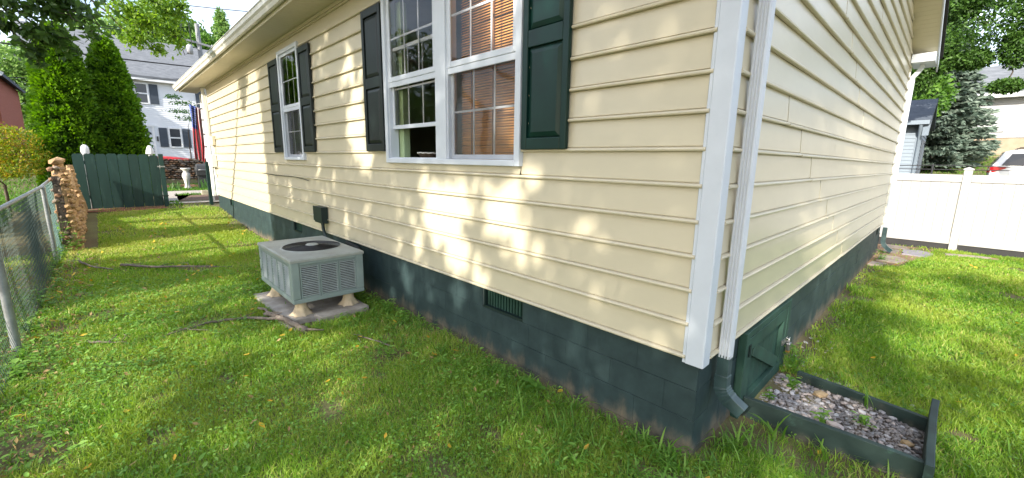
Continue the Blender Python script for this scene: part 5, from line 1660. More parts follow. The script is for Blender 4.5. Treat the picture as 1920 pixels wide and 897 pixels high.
for y in (cy0 + .32, cy1 - .32):
    f = MB(); f.tube([(cx0 + .6, y, g0 + 1.74), (cx0 + .68, y, g0 + 1.82), (cx0 + 2.2, y, g0 + 1.84), (cx0 + 2.4, y, g0 + 1.77)], .018, 6); f.build('roof_rail', 'car_black', SV)
MB().box(cx0 - .03, cx0 + .03, cy0 + .1, cy1 - .1, g0 + .40, g0 + .56).build('bumper', 'car_black', SV, bevel=.02)

# ================================================================== VEGETATION
def limb(m, a, b, r0, r1, wob=.15, n=6):
    a = Vector(a); b = Vector(b); L = (b - a).length
    P = []
    for i in range(n + 1):
        t = i / n
        p = a.lerp(b, t)
        k = math.sin(t * math.pi) * wob * L * .3
        P.append(p + Vector((rr.uniform(-k, k), rr.uniform(-k, k), rr.uniform(-k, k) * .5 + k * .4)))
    m.tube(P, [r0 + (r1 - r0) * i / n for i in range(n + 1)], 7)
    return P

def tree(name, label, cat, base, blobs, per, leaf, matname, trunk_r=.18, fork=None, group=None, width=.55, spread=1.0, bias=(0, 0, -.25), shell=.55, pts=None, sizes=None, limb_r=.42):
    t = thing(name, base, label, cat, group)
    m = MB()
    top = Vector(fork) if fork else Vector((base[0], base[1], base[2] + (max(b[2] for b in blobs) - base[2]) * .55))
    limb(m, (base[0], base[1], base[2] - .3), top, trunk_r, trunk_r * .6, .05)
    done = []
    for b in sorted(blobs, key=lambda q: (Vector(q[:3]) - top).length):
        src = min(done + [(top.x, top.y, top.z)], key=lambda q: (Vector(q) - Vector(b[:3])).length)
        limb(m, src, (b[0], b[1], b[2]), trunk_r * limb_r * (.5 if done else 1), trunk_r * .06, .2)
        done.append(tuple(b[:3]))
    m.build('trunk', 'bark', t)
    P = blob_points(blobs, per, RNG, shell) if pts is None else pts
    L = RNG.uniform(.7, 1.3, len(P)) * leaf if sizes is None else sizes
    leaf_object('crown', P, L, matname, t, bias=bias, width=width, spread=spread)
    return t

# ---- shade trees in the yard facing the windows: their leaves cast the dapple
S = np.array(SUN)
LIT_WALL = np.array([
    (-4.45, 2.15, .27, .55), (-4.62, 2.75, .20, .30), (-4.35, 1.62, .30, .22), (-4.75, 1.95, .14, .35), (-4.9, 2.6, .08, .3),
    (-2.50, 1.22, .36, .28), (-2.42, .80, .30, .26), (-2.10, .62, .24, .14), (-1.72, 1.10, .34, .26), (-1.40, .86, .18, .22), (-2.80, 1.02, .22, .40), (-1.45, 1.48, .22, .12), (-2.0, 1.4, .5, .12),
    (-.92, 1.15, .14, .10), (-.74, .70, .14, .09), (-3.1, .75, .12, .25), (-3.5, 1.1, .10, .2),
    (-1.85, 2.95, .42, .35), (-2.25, 2.48, .25, .06), (-1.7, 2.45, .2, .06), (-2.6, 2.35, .05, .12), (-3.2, 2.5, .2, .05), (-1.75, 2.1, .1, .2),
    (-1.22, 2.62, .12, .16), (-1.24, 2.36, .10, .08), (-1.05, 3.0, .08, .3), (-.5, 3.2, .25, .05), (-3.95, 2.05, .06, .10),
    (-2.37, .26, .12, .18), (-3.40, .22, .18, .20), (-3.75, -.05, .30, .08), (-.70, .20, .07, .12), (-1.0, .02, .08, .10), (-2.9, .22, .12, .14), (-.95, .25, .06, .1),
    (0.0, 1.52, .05, .06), (0.0, .68, .05, .05), (-.05, 2.2, .03, .05),
    (-7.1, 1.35, .05, .3), (-6.6, 1.0, .06, .25), (-5.9, 1.5, .12, .10), (-5.3, 1.3, .10, .14), (-5.5, .4, .1, .2), (-7.4, .95, .08, .3), (-8.2, 1.3, .06, .4), (-4.6, .35, .25, .06), (-4.3, .9, .12, .16), (-5.0, .75, .08, .2),
])
LIT_GND = np.array([
    (-12.5, -1.4, 3.9, 2.4), (-8.9, -.9, .9, .8), (-5.7, -2.15, .85, .55), (-5.9, -1.4, .6, .45), (-4.0, -1.95, .30, .45), (-5.3, -3.0, .8, .35), (-4.1, -2.95, .45, .3),
    (-3.5, -1.30, .35, .32), (-3.0, -.90, .38, .24), (-3.1, -2.35, .35, .26), (-2.2, -1.9, .26, .22), (-2.6, -2.75, .25, .22), (-1.35, -.85, .22, .16), (-1.9, -1.35, .22, .16), (-2.4, -1.2, .2, .2), (-3.3, -2.9, .3, .2), (-.8, -.6, .2, .15),
    (-4.9, -2.7, 1.2, .55), (-3.3, -2.5, .6, .5), (-2.5, -2.6, .5, .35), (-3.0, -1.15, .5, .3), (-2.2, -1.3, .3, .2), (-1.2, -1.3, .3, .2), (-4.6, -2.2, .3, .3), (-5.0, -1.3, .3, .3), (-2.9, -1.6, .3, .2), (-1.5, -1.9, .3, .25), (-3.9, -2.6, .3, .3), (-6.6, -1.0, .3, .2), (-.5, -1.0, .3, .15), (1.2, 5.2, .8, .7), (.9, 3.6, .4, .35), (-4.05, -1.1, .22, .12), (-6.9, -2.9, .3, .2), (-3.6, -1.8, .2, .3), (-2.7, -1.7, .2, .15), (-4.9, -2.6, .5, .3),
    (1.3, 9.0, 1.6, 1.35), (.85, 4.85, .42, .55), (1.25, 4.15, .40, .35), (1.5, 5.6, .35, .6), (.9, 6.5, .5, .45), (1.45, 2.1, .25, .28), (1.3, 1.55, .28, .2), (1.1, 3.2, .3, .2), (1.7, 3.3, .3, .4), (2.6, 6.0, .8, 2.5), (3.0, 2.5, .6, 1.2), (.6, 7.5, .5, .35),
])
LIT_SIDE = []
r_s = random.Random(5)
for i in range(17):
    y = r_s.uniform(2.8, 8.6)
    z = .55 + (y - 2.2) * .42 + r_s.uniform(-.9, .8)
    LIT_SIDE.append((y, z, r_s.uniform(1.2, 1.9), r_s.uniform(.13, .22)))
LIT_SIDE = np.array(LIT_SIDE)
extra = []
for i in range(130):
    extra.append((r_s.uniform(-8.8, -1.6), r_s.uniform(0, 3.4), r_s.uniform(.03, .07), r_s.uniform(.06, .15)))
LIT_WALL = np.concatenate([LIT_WALL, np.array(extra)])
def inell(a, b, E, grow=1.0):
    out_ = np.zeros(len(a), dtype=bool)
    for e in E:
        wob = 1 + .22 * np.sin(a * 23 + e[0] * 7) + .22 * np.sin(b * 19 + e[1] * 5)
        out_ |= ((a - e[0]) / (e[2] * grow)) ** 2 + ((b - e[1]) / (e[3] * grow)) ** 2 < wob
    return out_
def lit_at(P):
    """does the sun ray through P end on a spot that is sunlit?"""
    d = -S
    t = (0 - P[:, 1]) / d[1]
    hx = P[:, 0] + t * d[0]; hz = P[:, 2] + t * d[2]
    tg = (-.17 - P[:, 2]) / d[2]
    gx_, gy_ = P[:, 0] + tg * d[0], P[:, 1] + tg * d[1]
    wall = (hz > -.17) & (hx < .04)
    lw = inell(hx, hz, LIT_WALL) | (hx < -8.85)
    tx = (0 - P[:, 0]) / d[0]
    sy_, sz2 = P[:, 1] + tx * d[1], P[:, 2] + tx * d[2]
    side = (~wall) & (sy_ > 0) & (sy_ < 9.15) & (sz2 > -.2) & (hx >= .04)
    lsd = inell(sy_, sz2, LIT_SIDE)
    lg = inell(gx_, gy_, LIT_GND) | (gx_ < -9.0) | (gy_ > 10.3)
    return np.where(wall, lw & (hz < 3.65), np.where(side, lsd, lg))
def shade_points(n, kind):
    if kind == 'wall':
        R = np.stack([RNG.uniform(-8.9, .15, n), np.zeros(n), RNG.uniform(-.2, 4.3, n)], -1)
    elif kind == 'left':
        R = np.stack([RNG.uniform(-9.2, 1.6, n), RNG.uniform(-3.6, 0, n), np.full(n, -.17)], -1)
    elif kind == 'right':
        R = np.stack([RNG.uniform(0, 3.2, n), RNG.uniform(0, 10.3, n), np.full(n, -.2)], -1)
    else:
        R = np.stack([np.zeros(n), RNG.uniform(0, 9.1, n), RNG.uniform(.3, 5.0, n)], -1)
    yy = RNG.uniform(-14.2, -10.2, n)
    t = (yy - R[:, 1]) / S[1]
    P = R + t[:, None] * S
    P = P[~lit_at(P)]
    return P
SHADE_LEAF = .17
PW = np.concatenate([shade_points(34000, 'wall'), shade_points(12500, 'left'), shade_points(7000, 'right'), shade_points(6500, 'side')])
cA = (PW[:, 0] < -1.8)
cB = (PW[:, 0] >= -1.8) & (PW[:, 0] < 2.6)
cC = PW[:, 0] >= 2.6
for msk, lab, base in ((cA, 'wide leafy shade tree out in the yard facing the small window', (-3.8, -12.8, -.2)), (cB, 'leafy shade tree out in the yard facing the big window', (.9, -13.2, -.2)), (cC, 'tall shade tree out in the yard beyond the gravel bed corner', (5.0, -12.6, -.2))):
    P = PW[msk]
    lo, hi = P.min(0), P.max(0)
    bl = [(np.interp(i % 3, [0, 2], [lo[0] + .6, hi[0] - .6]), -12.2 + .5 * ((i * 7) % 3 - 1), np.interp(i // 3, [0, 2], [lo[2] + 1.0, hi[2] - .5]), 1, 1, 1) for i in range(9)]
    t = thing('shade_tree', base, lab, 'tree', 'shade trees in front of the house')
    m = MB()
    top = (base[0], base[1], 3.2)
    limb(m, (base[0], base[1], -.5), top, .22, .15, .04)
    for b in bl:
        q = np.array(b[:3]) + np.zeros(3)
        if not lit_at(q[None])[0]:
            limb(m, top, b[:3], .07, .015, .15)
    m.build('trunk', 'bark', t)
    leaf_object('crown', P, RNG.uniform(.7, 1.25, len(P)) * SHADE_LEAF, 'shade_leaf', t, width=.62)

# ---- trees whose branches hang into the top of the view
def hanging(name, label, base, clusters, leaf, per, matname, twigs):
    t = thing(name, base, label, 'tree')
    m = MB()
    top = Vector((base[0], base[1], base[2] + 3.6))
    limb(m, (base[0], base[1], base[2] - .3), top, .2, .14, .05)
    P = []
    hub = Vector(clusters[0][:3]) + Vector((-.2, -.9, .55))
    limb(m, top, hub, .10, .035, .12)
    for c in clusters:
        limb(m, hub, c[:3], .03, .006, .15)
        n = int(per * c[5])
        for k in range(max(2, int(5 * c[5]))):
            e = Vector(c[:3]) + Vector((rr.uniform(-1, 1) * c[3], rr.uniform(-1, 1) * c[3], rr.uniform(-1, .6) * c[4]))
            W_ = limb(m, c[:3], e, .006, .002, .25)
            for w in W_:
                for q in range(3):
                    P.append((w.x + rr.gauss(0, .03), w.y + rr.gauss(0, .03), w.z + rr.gauss(0, .02)))
        d = RNG.normal(size=(n, 3)) * .45
        for q in d:
            P.append((c[0] + q[0] * c[3], c[1] + q[1] * c[3], c[2] + q[2] * c[4]))
    for tw in twigs:
        for i in range(len(tw) - 1):
            W_ = limb(m, tw[i], tw[i + 1], .006, .003, .08)
            for w in W_:
                for q in range(2):
                    P.append((w.x + rr.gauss(0, .025), w.y + rr.gauss(0, .025), w.z - .01))
    m.build('trunk', 'bark', t)
    P = np.array(P)
    leaf_object('crown', P, RNG.uniform(.7, 1.25, len(P)) * leaf, matname, t, bias=(0, 0, -.7), width=.5, fold=.1)
    return t
hanging('overhanging_tree', 'tree hanging dark drooping leafy branches over the conifers', (-7.6, -7.6, -.2),
        [(-6.46, -2.63, 3.24, .33, .24, 1.6), (-6.51, -2.69, 2.95, .28, .18, 1.2), (-6.49, -2.85, 2.98, .15, .18, .5), (-6.47, -3.0, 3.03, .16, .15, .5), (-6.44, -2.95, 3.25, .17, .09, .4), (-6.43, -2.49, 3.36, .34, .12, 1.0), (-6.53, -2.83, 2.74, .08, .13, .25), (-6.5, -2.6, 3.45, .5, .15, .9)],
        .098, 75, 'dark_leaf',
        [[(-6.45, -2.36, 3.4), (-6.45, -2.30, 3.22), (-6.47, -2.24, 3.02)], [(-6.47, -2.42, 3.3), (-6.47, -2.36, 3.1), (-6.48, -2.34, 2.98)], [(-6.45, -2.9, 3.2), (-6.46, -3.05, 3.1), (-6.44, -3.1, 2.95)], [(-6.5, -2.8, 2.9), (-6.53, -2.84, 2.7), (-6.55, -2.80, 2.58)]])
hanging('overhanging_tree', 'tree hanging bright yellow green sunlit foliage in front of the grey roof', (-11.5, -8.0, -.1),
        [(-9.80, -1.79, 4.20, .36, .22, 1.2), (-9.83, -1.51, 4.02, .42, .26, 1.7), (-9.90, -1.76, 3.74, .26, .16, .8), (-9.72, -1.20, 4.32, .28, .22, 1.0), (-9.82, -1.14, 3.92, .16, .22, .8), (-9.90, -1.40, 3.62, .12, .12, .35), (-9.7, -1.02, 4.45, .14, .18, .4), (-9.75, -1.5, 4.5, .5, .2, 1.2)],
        .085, 260, 'bright_leaf', [[(-9.8, -1.1, 4.0), (-9.82, -1.1, 3.75), (-9.82, -1.12, 3.58)]])

# ---- arborvitae: upright sprays on a lumpy column
def arborvitae(c, h, r, label, n):
    t = thing('arborvitae', c, label, 'conifer', None)
    m = MB(); m.tube([(c[0], c[1], c[2] - .2), (c[0], c[1], c[2] + h * .8)], [.14, .03], 8); m.build('trunk', 'bark', t)
    def prof(u): return np.interp(u, [0, .12, .3, .5, .7, .85, .95, 1.0], [.80, .97, 1.0, .90, .70, .48, .26, .05])
    nc = n // 42                                      # plume-shaped clumps with gaps between them
    cu = RNG.random(nc) ** .85; ca = RNG.random(nc) * 2 * math.pi
    crr = RNG.uniform(.10, .19, nc)
    P, D, R_ = [], [], []
    for i in range(nc):
        R = r * prof(cu[i]) * RNG.uniform(.82, 1.02)
        ctr = np.array([c[0] + R * math.cos(ca[i]), c[1] + R * math.sin(ca[i]), c[2] + h * cu[i]])
        o_ = unit(np.array([math.cos(ca[i]), math.sin(ca[i]), .55]))
        k = 36
        q = unit(RNG.normal(size=(k, 3)) + o_ * .5) * (RNG.random((k, 1)) ** .45)
        q = q * crr[i] * np.array([1, 1, 1.25])
        P.append(ctr + q); D.append(unit(q + o_ * crr[i] * .9 + RNG.normal(size=(k, 3)) * .05))
        R_.append(np.clip(.45 + RNG.normal(0, .15) + (q @ o_) / crr[i] * .35 + RNG.normal(0, .1, k), 0, 1))  # gap shade put into the leaf tone: lighter outward, darker inward
    m_ = nc * 6                                       # inner foliage closes the column, its shade put into darker leaf tones
    u = RNG.random(m_) ** .85; a = RNG.random(m_) * 2 * math.pi
    R = r * prof(u) * RNG.uniform(.45, .82, m_)
    P.append(np.stack([c[0] + R * np.cos(a), c[1] + R * np.sin(a), c[2] + h * u], -1)); D.append(unit(RNG.normal(size=(m_, 3)) + np.array([0, 0, .6]))); R_.append(RNG.random(m_) * .25)
    P = np.concatenate(P); d = np.concatenate(D); rnd = np.concatenate(R_); n = len(P)
    nrm = unit(np.cross(d, RNG.normal(size=(n, 3)))); s = np.cross(nrm, d)
    L = (RNG.uniform(.055, .11, n))[:, None]; L[-m_:] *= 2.2
    V = np.stack([P, P + d * L * .5 + s * L * .36, P + d * L, P + d * L * .5 - s * L * .36], 1).reshape(-1, 3)
    i = np.arange(n)[:, None] * 4
    F = np.concatenate([i + np.array([[0, 1, 2]]), i + np.array([[0, 2, 3]])], 1).reshape(-1, 3)
    npmesh('crown', V, F, 'arbor_leaf', t, np.repeat(rnd, 2))
arborvitae((-17.1, -3.02, .1), 4.95, .74, 'taller bushy green arborvitae behind the left half of the gate', 44000)
arborvitae((-17.45, -2.02, .1), 4.85, .66, 'narrower pointed green arborvitae behind the right half of the gate', 38000)

# ---- Japanese maple and shrubs beyond the chain link fence
tree('japanese_maple', 'low orange and yellow leaved Japanese maple beyond the chain link fence', 'small tree', (-16.2, -4.35, .1),
     [(-16.0, -4.05, 1.95, .55, .55, .35), (-16.2, -4.45, 2.05, .6, .6, .4), (-16.0, -3.95, 1.55, .60, .55, .28), (-16.1, -4.5, 1.6, .7, .6, .3), (-15.9, -4.1, 1.2, .62, .5, .22), (-16.1, -4.6, 1.15, .6, .5, .25)], 1100, .075, 'maple_leaf', .05, fork=(-16.2, -4.35, .8), bias=(0, 0, -.3), width=.4)
for c, r, h, lab in (((-6.9, -4.5, -.17), .62, 1.0, 'dark green shrub close behind the chain link fence'), ((-8.3, -4.7, -.17), .75, 1.0, 'rounded shrub with sunlit yellowish leaves behind the middle fence post'), ((-10.4, -4.9, -.17), .9, 1.1, 'broad low shrub beyond the chain link fence toward the stone wall'), ((-13.2, -4.6, .0), .6, .75, 'small shrub behind the fence end by the stone wall')):
    tree('garden_shrub', lab, 'shrub', c, [(c[0], c[1], c[2] + h * .5, r, r, h * .5), (c[0] + .3, c[1] + .2, c[2] + h * .35, r * .7, r * .7, h * .35), (c[0] - .35, c[1] - .1, c[2] + h * .4, r * .7, r * .7, h * .42)], 1300, .07, 'mid_leaf', .03, fork=(c[0], c[1], c[2] + .15))

# ---- background trees
tree('background_tree', 'pale green feathery tree behind the brick house', 'tree', (-45, -6, 1.5), [(-43.8, -5.7, 5.5, 1.9, 1.9, 2.2), (-43.6, -5.9, 7.6, 1.7, 1.7, 1.2), (-43.9, -6.8, 3.2, 1.9, 1.9, 1.6), (-44.0, -5.2, 3.8, 1.3, 1.3, 2.3), (-44.2, -7.4, 6.2, 1.7, 1.7, 1.8), (-44.6, -4.3, 3.6, 1.3, 1.3, 1.8)], 2300, .26, 'far_leaf', .25)
tree('background_tree', 'round green tree rising behind the white house roof', 'tree', (-57, 3, 1.5), [(-57.3, 3.3, 15, 2.3, 2.3, 2.4), (-57.4, 4.6, 14.2, 2.1, 2.1, 2.3), (-57.8, 1.2, 13.6, 2.2, 2.2, 1.7), (-58, -1.5, 13.0, 2.2, 2.2, 1.8), (-57.2, 6.1, 13.4, 1.5, 1.5, 2.2), (-57, 2.8, 12, 2.5, 2.5, 2)], 1700, .36, 'far_leaf', .35, group=None)
tree('background_tree', 'pointed green tree rising just left of the long eave', 'tree', (-56.5, 8.6, 1.5), [(-56.6, 8.5, 16.3, .5, .5, 1.0, .4), (-56.6, 8.5, 14.9, .9, .9, 1.3, .8), (-56.6, 8.3, 13.4, 1.5, 1.5, 1.4), (-56.5, 9.5, 12.4, 1.6, 1.6, 1.5), (-56.9, 7.5, 12.4, 1.5, 1.5, 1.2)], 1300, .34, 'far_leaf', .25)
tree('background_tree', 'tree with dark green crown behind the utility pole', 'tree', (-53, 6.2, 1.5), [(-53, 6.1, 12.2, 1.3, 1.3, 1.6), (-53, 5.0, 11.8, 1.2, 1.2, 1.3), (-53, 7.0, 11.4, 1.2, 1.2, 1.2)], 1300, .32, 'mid_leaf', .22)
tree('dogwood_tree', 'thin young dogwood with sparse pale leaves before the white house', 'small tree', (-29.3, 1.2, 1.4), [(-28.8, 1.05, 4.45, .70, .6, .10), (-28.85, .85, 4.0, .85, .7, .09), (-28.9, 1.3, 3.65, .75, .7, .09), (-28.9, .7, 4.75, .45, .4, .08)], 130, .11, 'iris_leaf', .035, fork=(-29.2, 1.2, 3.0), bias=(0, 0, -.1), shell=.2)
# right side
tree('maple_tree', 'big dark leaved tree overhanging the white fence from the side', 'tree', (5.2, 14.6, .1),
     [(.95, 14.2, 5.25, .80, .8, .62), (1.55, 14.3, 4.6, .34, .4, .45), (.30, 14.0, 5.75, .60, .6, .35), (.8, 14.3, 4.45, .40, .4, .24), (1.5, 14.4, 3.72, .32, .3, .16), (-.12, 14.3, 4.25, .32, .4, .55), (.15, 14.2, 4.55, .44, .4, .44), (2.0, 14.3, 5.4, .8, .8, .6), (2.8, 14.5, 5.6, 1.0, 1.0, .9), (1.1, 14.0, 6.1, 1.2, 1.0, .45)], 2600, .085, 'maple_dark', .24, fork=(3.9, 14.6, 7.2), limb_r=.12, bias=(0, 0, -.5))
def spruce(c, h, r, label):
    t = thing('spruce', c, label, 'conifer')
    m = MB(); m.tube([(c[0], c[1], c[2] - .3), (c[0], c[1], c[2] + h)], [.2, .02], 8)
    P = []; D = []
    z = .25
    while z < h:
        rad = r * (1 - z / h) ** .8 * (1.05 if z > .8 else .85)
        nb = 15 if z < h * .7 else 9
        a0 = rr.uniform(0, 6.28)
        for k in range(nb):
            a = a0 + 6.283 * k / nb + rr.uniform(-.2, .2)
            L = rad * rr.uniform(.78, 1.12)
            dz = -.18 * L
            end = (c[0] + math.cos(a) * L, c[1] + math.sin(a) * L, c[2] + z + dz + .10 * L)
            m.tube([(c[0], c[1], c[2] + z), (c[0] + math.cos(a) * L * .6, c[1] + math.sin(a) * L * .6, c[2] + z + dz), end], [.025, .015, .006], 4)
            nn = int(75 * L) + 10
            for q in range(nn):
                s = rr.random() ** .7
                w = .16 * L * (1.1 - s) + .07
                sid = rr.uniform(-w, w)
                P.append((c[0] + math.cos(a) * L * s - math.sin(a) * sid, c[1] + math.sin(a) * L * s + math.cos(a) * sid, c[2] + z + dz * s + .12 * L * s * s - abs(sid) * .25 + rr.uniform(-.05, .03)))
                D.append((math.cos(a + sid * 1.2), math.sin(a + sid * 1.2), -.15))
        z += rr.uniform(.26, .36)
    m.build('trunk', 'bark', t)
    P = np.array(P); D = unit(np.array(D) + RNG.normal(size=(len(P), 3)) * .30)
    n = len(P); L = RNG.uniform(.18, .36, n)[:, None]
    nrm = unit(np.cross(D, RNG.normal(size=(n, 3)))); s = np.cross(nrm, D)
    V = np.stack([P, P + D * L * .5 + s * L * .2, P + D * L, P + D * L * .5 - s * L * .2], 1).reshape(-1, 3)
    i = np.arange(n)[:, None] * 4
    F = np.concatenate([i + np.array([[0, 1, 2]]), i + np.array([[0, 2, 3]])], 1).reshape(-1, 3)
    npmesh('crown', V, F, 'spruce_leaf', t, np.repeat(RNG.random(n), 2))
spruce((-.30, 30.5, 1.75), 8.6, 2.6, 'blue green spruce standing between the blue outbuilding and the white hillside house')
tree('background_tree', 'dark tree behind the blue outbuilding roof', 'tree', (-2.5, 26, .9), [(-2.2, 25.5, 5.5, 1.8, 1.8, 1.6), (-1.2, 25.5, 7.3, 1.6, 1.6, 1.5), (-.6, 26, 5.0, 1.0, 1.0, 1.2), (-2.5, 26, 8.5, 1.8, 1.8, 1.4)], 1800, .22, 'mid_leaf', .25)
for k, (x, y) in enumerate(((-33, -17.5), (-24, -30), (-27.5, -9.0))):
    b = gzz(x, y)
    tree('yard_tree', ['leafy green tree past the brick house seen in the window glass', 'tall green tree down the side yards seen in the window glass', 'farther green tree beyond the brick house seen in the window glass'][k], 'tree', (x, y, b), [(x, y, b + 6, 3.6, 3.6, 2.6), (x + 2.4, y + 1.2, b + 4.0, 2.6, 2.6, 2.0), (x - 2.3, y - .8, b + 4.4, 2.6, 2.6, 2.0), (x + .2, y - .6, b + 9, 2.6, 2.6, 2.0)], 1500, .3, 'shade_leaf', .25)

# ---- grass
def noise2(x, y, s, seed=0):
    return (np.sin(x * s + seed) * np.sin(y * s * 1.13 + seed * 1.7) + .6 * np.sin(x * s * 2.3 + y * s * 1.1 + seed * 2) + .5 * np.sin(y * s * 2.9 - x * s * 1.7 + seed * 3) + .35 * np.sin(x * s * 5.1 + seed) * np.sin(y * s * 4.7)) / 2.0
def free(x, y):
    ok = ~((x < .015) & (y > -.03))
    ok &= ~((x > -5.2) & (x < -3.68) & (y > -1.22) & (y < -.28))
    ok &= ~((x > .02) & (x < 1.06) & (y > .76 + .05 * x) & (y < 1.73 - .1 * x))
    ok &= ~((y > 7.7) & (y < 10.5) & (x < .45 + (y - 7.6) * .16) & (RNG.random(len(x)) < .93))
    ok &= ~((x > 1.0) & (x < 1.75) & (y > 9.6) & (y < 10.2) & (np.abs(y - 9.75 - (x - 1) * .35) < .14))
    ok &= ~((x < -14.7) & (RNG.random(len(x)) < .9))
    ok &= ~((x < -10.3) & (y < -2.68))
    return ok
def blades(P, Hh, Wd, lean, seg_curve=.55):
    n = len(P)
    a = RNG.random(n) * 2 * math.pi
    side = np.stack([np.cos(a), np.sin(a), np.zeros(n)], -1)
    b = RNG.random(n) * 2 * math.pi
    ld = np.stack([np.cos(b), np.sin(b), np.zeros(n)], -1)
    Hh = Hh[:, None]; Wd = Wd[:, None]; lean = lean[:, None]
    upv = np.array([0, 0, 1.0])
    mid = P + upv * Hh * .6 + ld * Hh * lean * .35
    tip = P + upv * Hh * (1 - .25 * lean) + ld * Hh * lean
    V = np.stack([P - side * Wd * .5, P + side * Wd * .5, mid + side * Wd * .42, mid - side * Wd * .42, tip], 1).reshape(-1, 3)
    i = np.arange(n)[:, None] * 5
    F = np.concatenate([i + np.array([[0, 1, 2]]), i + np.array([[0, 2, 3]]), i + np.array([[3, 2, 4]])], 1).reshape(-1, 3)
    return V, F
def scatter(n, x0, x1, y0, y1):
    return RNG.uniform(x0, x1, n), RNG.uniform(y0, y1, n)
cx_, cy_ = CAM_POS.x, CAM_POS.y
XS, YS = [], []
for (n, x0, x1, y0, y1) in ((800000, -16, 1.5, -3.9, -.01), (150000, .02, 2.8, .0, 3.2), (330000, .02, 3.4, 3.2, 10.52), (60000, -.3, 2.2, -1.2, .2)):
    x, y = scatter(n, x0, x1, y0, y1); XS.append(x); YS.append(y)
x = np.concatenate(XS); y = np.concatenate(YS)
d = np.hypot(x - cx_, y - cy_)
keep = RNG.random(len(x)) < np.clip(.85 * (3.0 / d) ** .95, 0, 1) * np.where((x > -.3) & (y > -1.2) & (y < .2), .5, 1.0)
bald = noise2(x, y, 2.1, 1.3) + .35 * noise2(x, y, 6.0, 4)
dens = np.clip(1.15 - 1.1 * np.clip(bald - .42, 0, 1) * 2.2, .08, 1)
dens *= np.where((y < 0) & (x < 0), .25 + .75 * ss(.02, .22, -y), 1)            # bare strip along the foundation
dens *= np.where((y > 0) & (y < 8), .15 + .85 * ss(.05, .35, x + .04 * np.sin(y * 5)), 1)
dens *= np.where((y < -2.9) & (x < -4.0), .35, 1)                                # thin under the chain link fence
dens *= 1 - .85 * np.exp(-(((x + 3.0) / .45) ** 2 + ((y + 3.05) / .22) ** 2))
for bx_, by_, br_ in ((-1.9, -1.45, .13), (-2.2, -.95, .10), (-1.45, -2.0, .16), (-3.0, -1.9, .10), (-2.45, -2.35, .14), (-3.9, -2.6, .13), (-.9, -1.2, .12), (-5.3, -2.9, .2), (-1.0, -.75, .10), (-6.6, -2.8, .2), (1.25, 1.05, .16), (1.2, 1.75, .10), (.45, 1.95, .16), (-2.9, -.5, .10)):
    dens *= 1 - .93 * np.exp(-(((x - bx_) / br_) ** 2 + ((y - by_) / (br_ * .7)) ** 2) ** 2)
dens *= np.where((x > -.1) & (x < 1.15) & (y > .38) & (y < .82), .16, 1)
keep &= RNG.random(len(x)) < dens
keep &= free(x, y)
x, y, d = x[keep], y[keep], d[keep]
n = len(x)
tall = .066 + .024 * noise2(x, y, 1.7, 2.2) + .012 * noise2(x, y, 5.3, .4)
right = (y > .1)
Hh = np.clip(tall, .032, .12) * RNG.uniform(.55, 1.35, n) * np.where(right, 1.0, 1.0) * np.where(d > 8, .8, 1)
Wd = RNG.uniform(.003, .0056, n) * np.clip(d / 3.2, .9, 3.0)
P = np.stack([x, y, gz(x, y) + .008 * np.sin(x * 2.1 + y * 1.3) + .006 * np.sin(x * 4.7 - y * 3.9) - .006], -1)
V, F = blades(P, Hh, Wd, RNG.uniform(.15, 1.1, n))
tone = np.clip(.52 + .22 * noise2(x, y, 1.3, 5) + RNG.normal(0, .20, n) + .16 * ss(-7.5, -10, x) + np.where(RNG.random(n) < .05, .5, 0) - np.where(right, .05, 0), 0, 1)  # tone rises up the far lawn: its sunlit look put into blade colour
g_ = npmesh('lawn_grass', V, F, 'grass_blade', None, np.repeat(tone, 3)); tag(g_, kind='stuff')
# far lawns on the slope and beyond the gate
n = 26000
x, y = scatter(n, -1.5, 5.5, 11.0, 33.5)
x2, y2 = scatter(9000, -27.9, -15.6, -1.2, 2.2)
x3, y3 = scatter(14000, -30, -16, -9, -3.6)
x = np.concatenate([x, x2, x3]); y = np.concatenate([y, y2, y3]); n = len(x)
ok = ~((x < -15.5) & (x > -19.6) & (y > -.75) & (y < 1.6)) & ~((x < -17) & (x > -22.3) & (y < -.5) & (y > -1.2)) & ~((x > -22.3) & (x < -20.3) & (y > -1.2))
x, y = x[ok], y[ok]; n = len(x)
P = np.stack([x, y, gz(x, y) - .01], -1)
V, F = blades(P, RNG.uniform(.06, .13, n), RNG.uniform(.02, .035, n), RNG.uniform(.2, 1.0, n))
g_ = npmesh('far_grass', V, F, 'slope_grass', None, np.repeat(np.clip(RNG.normal(.5, .2, n), 0, 1), 3)); tag(g_, kind='stuff')
# clover and small broad leaves between the blades
n = 100000
x, y = scatter(n, -7.0, 1.4, -3.7, -.02)
x2, y2 = scatter(9000, .05, 2.6, 0, 7)
x = np.concatenate([x, x2]); y = np.concatenate([y, y2])
w = noise2(x, y, 1.9, 7.7) + .5 * noise2(x, y, 4.4, 2.1) + np.where(x < -3.4, .25, 0) * np.where(y < -2.2, 1.4, 0)
d = np.hypot(x - cx_, y - cy_)
k = (RNG.random(len(x)) < np.clip(.42 + w * .45, .10, .85) * np.clip(3.4 / d, 0, 1)) & free(x, y)
x, y, d = x[k], y[k], d[k]; n = len(x)
a = RNG.random(n) * 6.283
D = np.stack([np.cos(a), np.sin(a), RNG.uniform(-.1, .65, n)], -1); D = unit(D)
s = unit(np.cross(D, np.array([0, 0, 1.0])) + RNG.normal(size=(n, 3)) * .25); nr = np.cross(s, D)
L = (RNG.uniform(.012, .030, n) * np.clip(d / 4, .9, 1.5))[:, None]
P = np.stack([x, y, gz(x, y) + RNG.uniform(.012, .07, n)], -1)
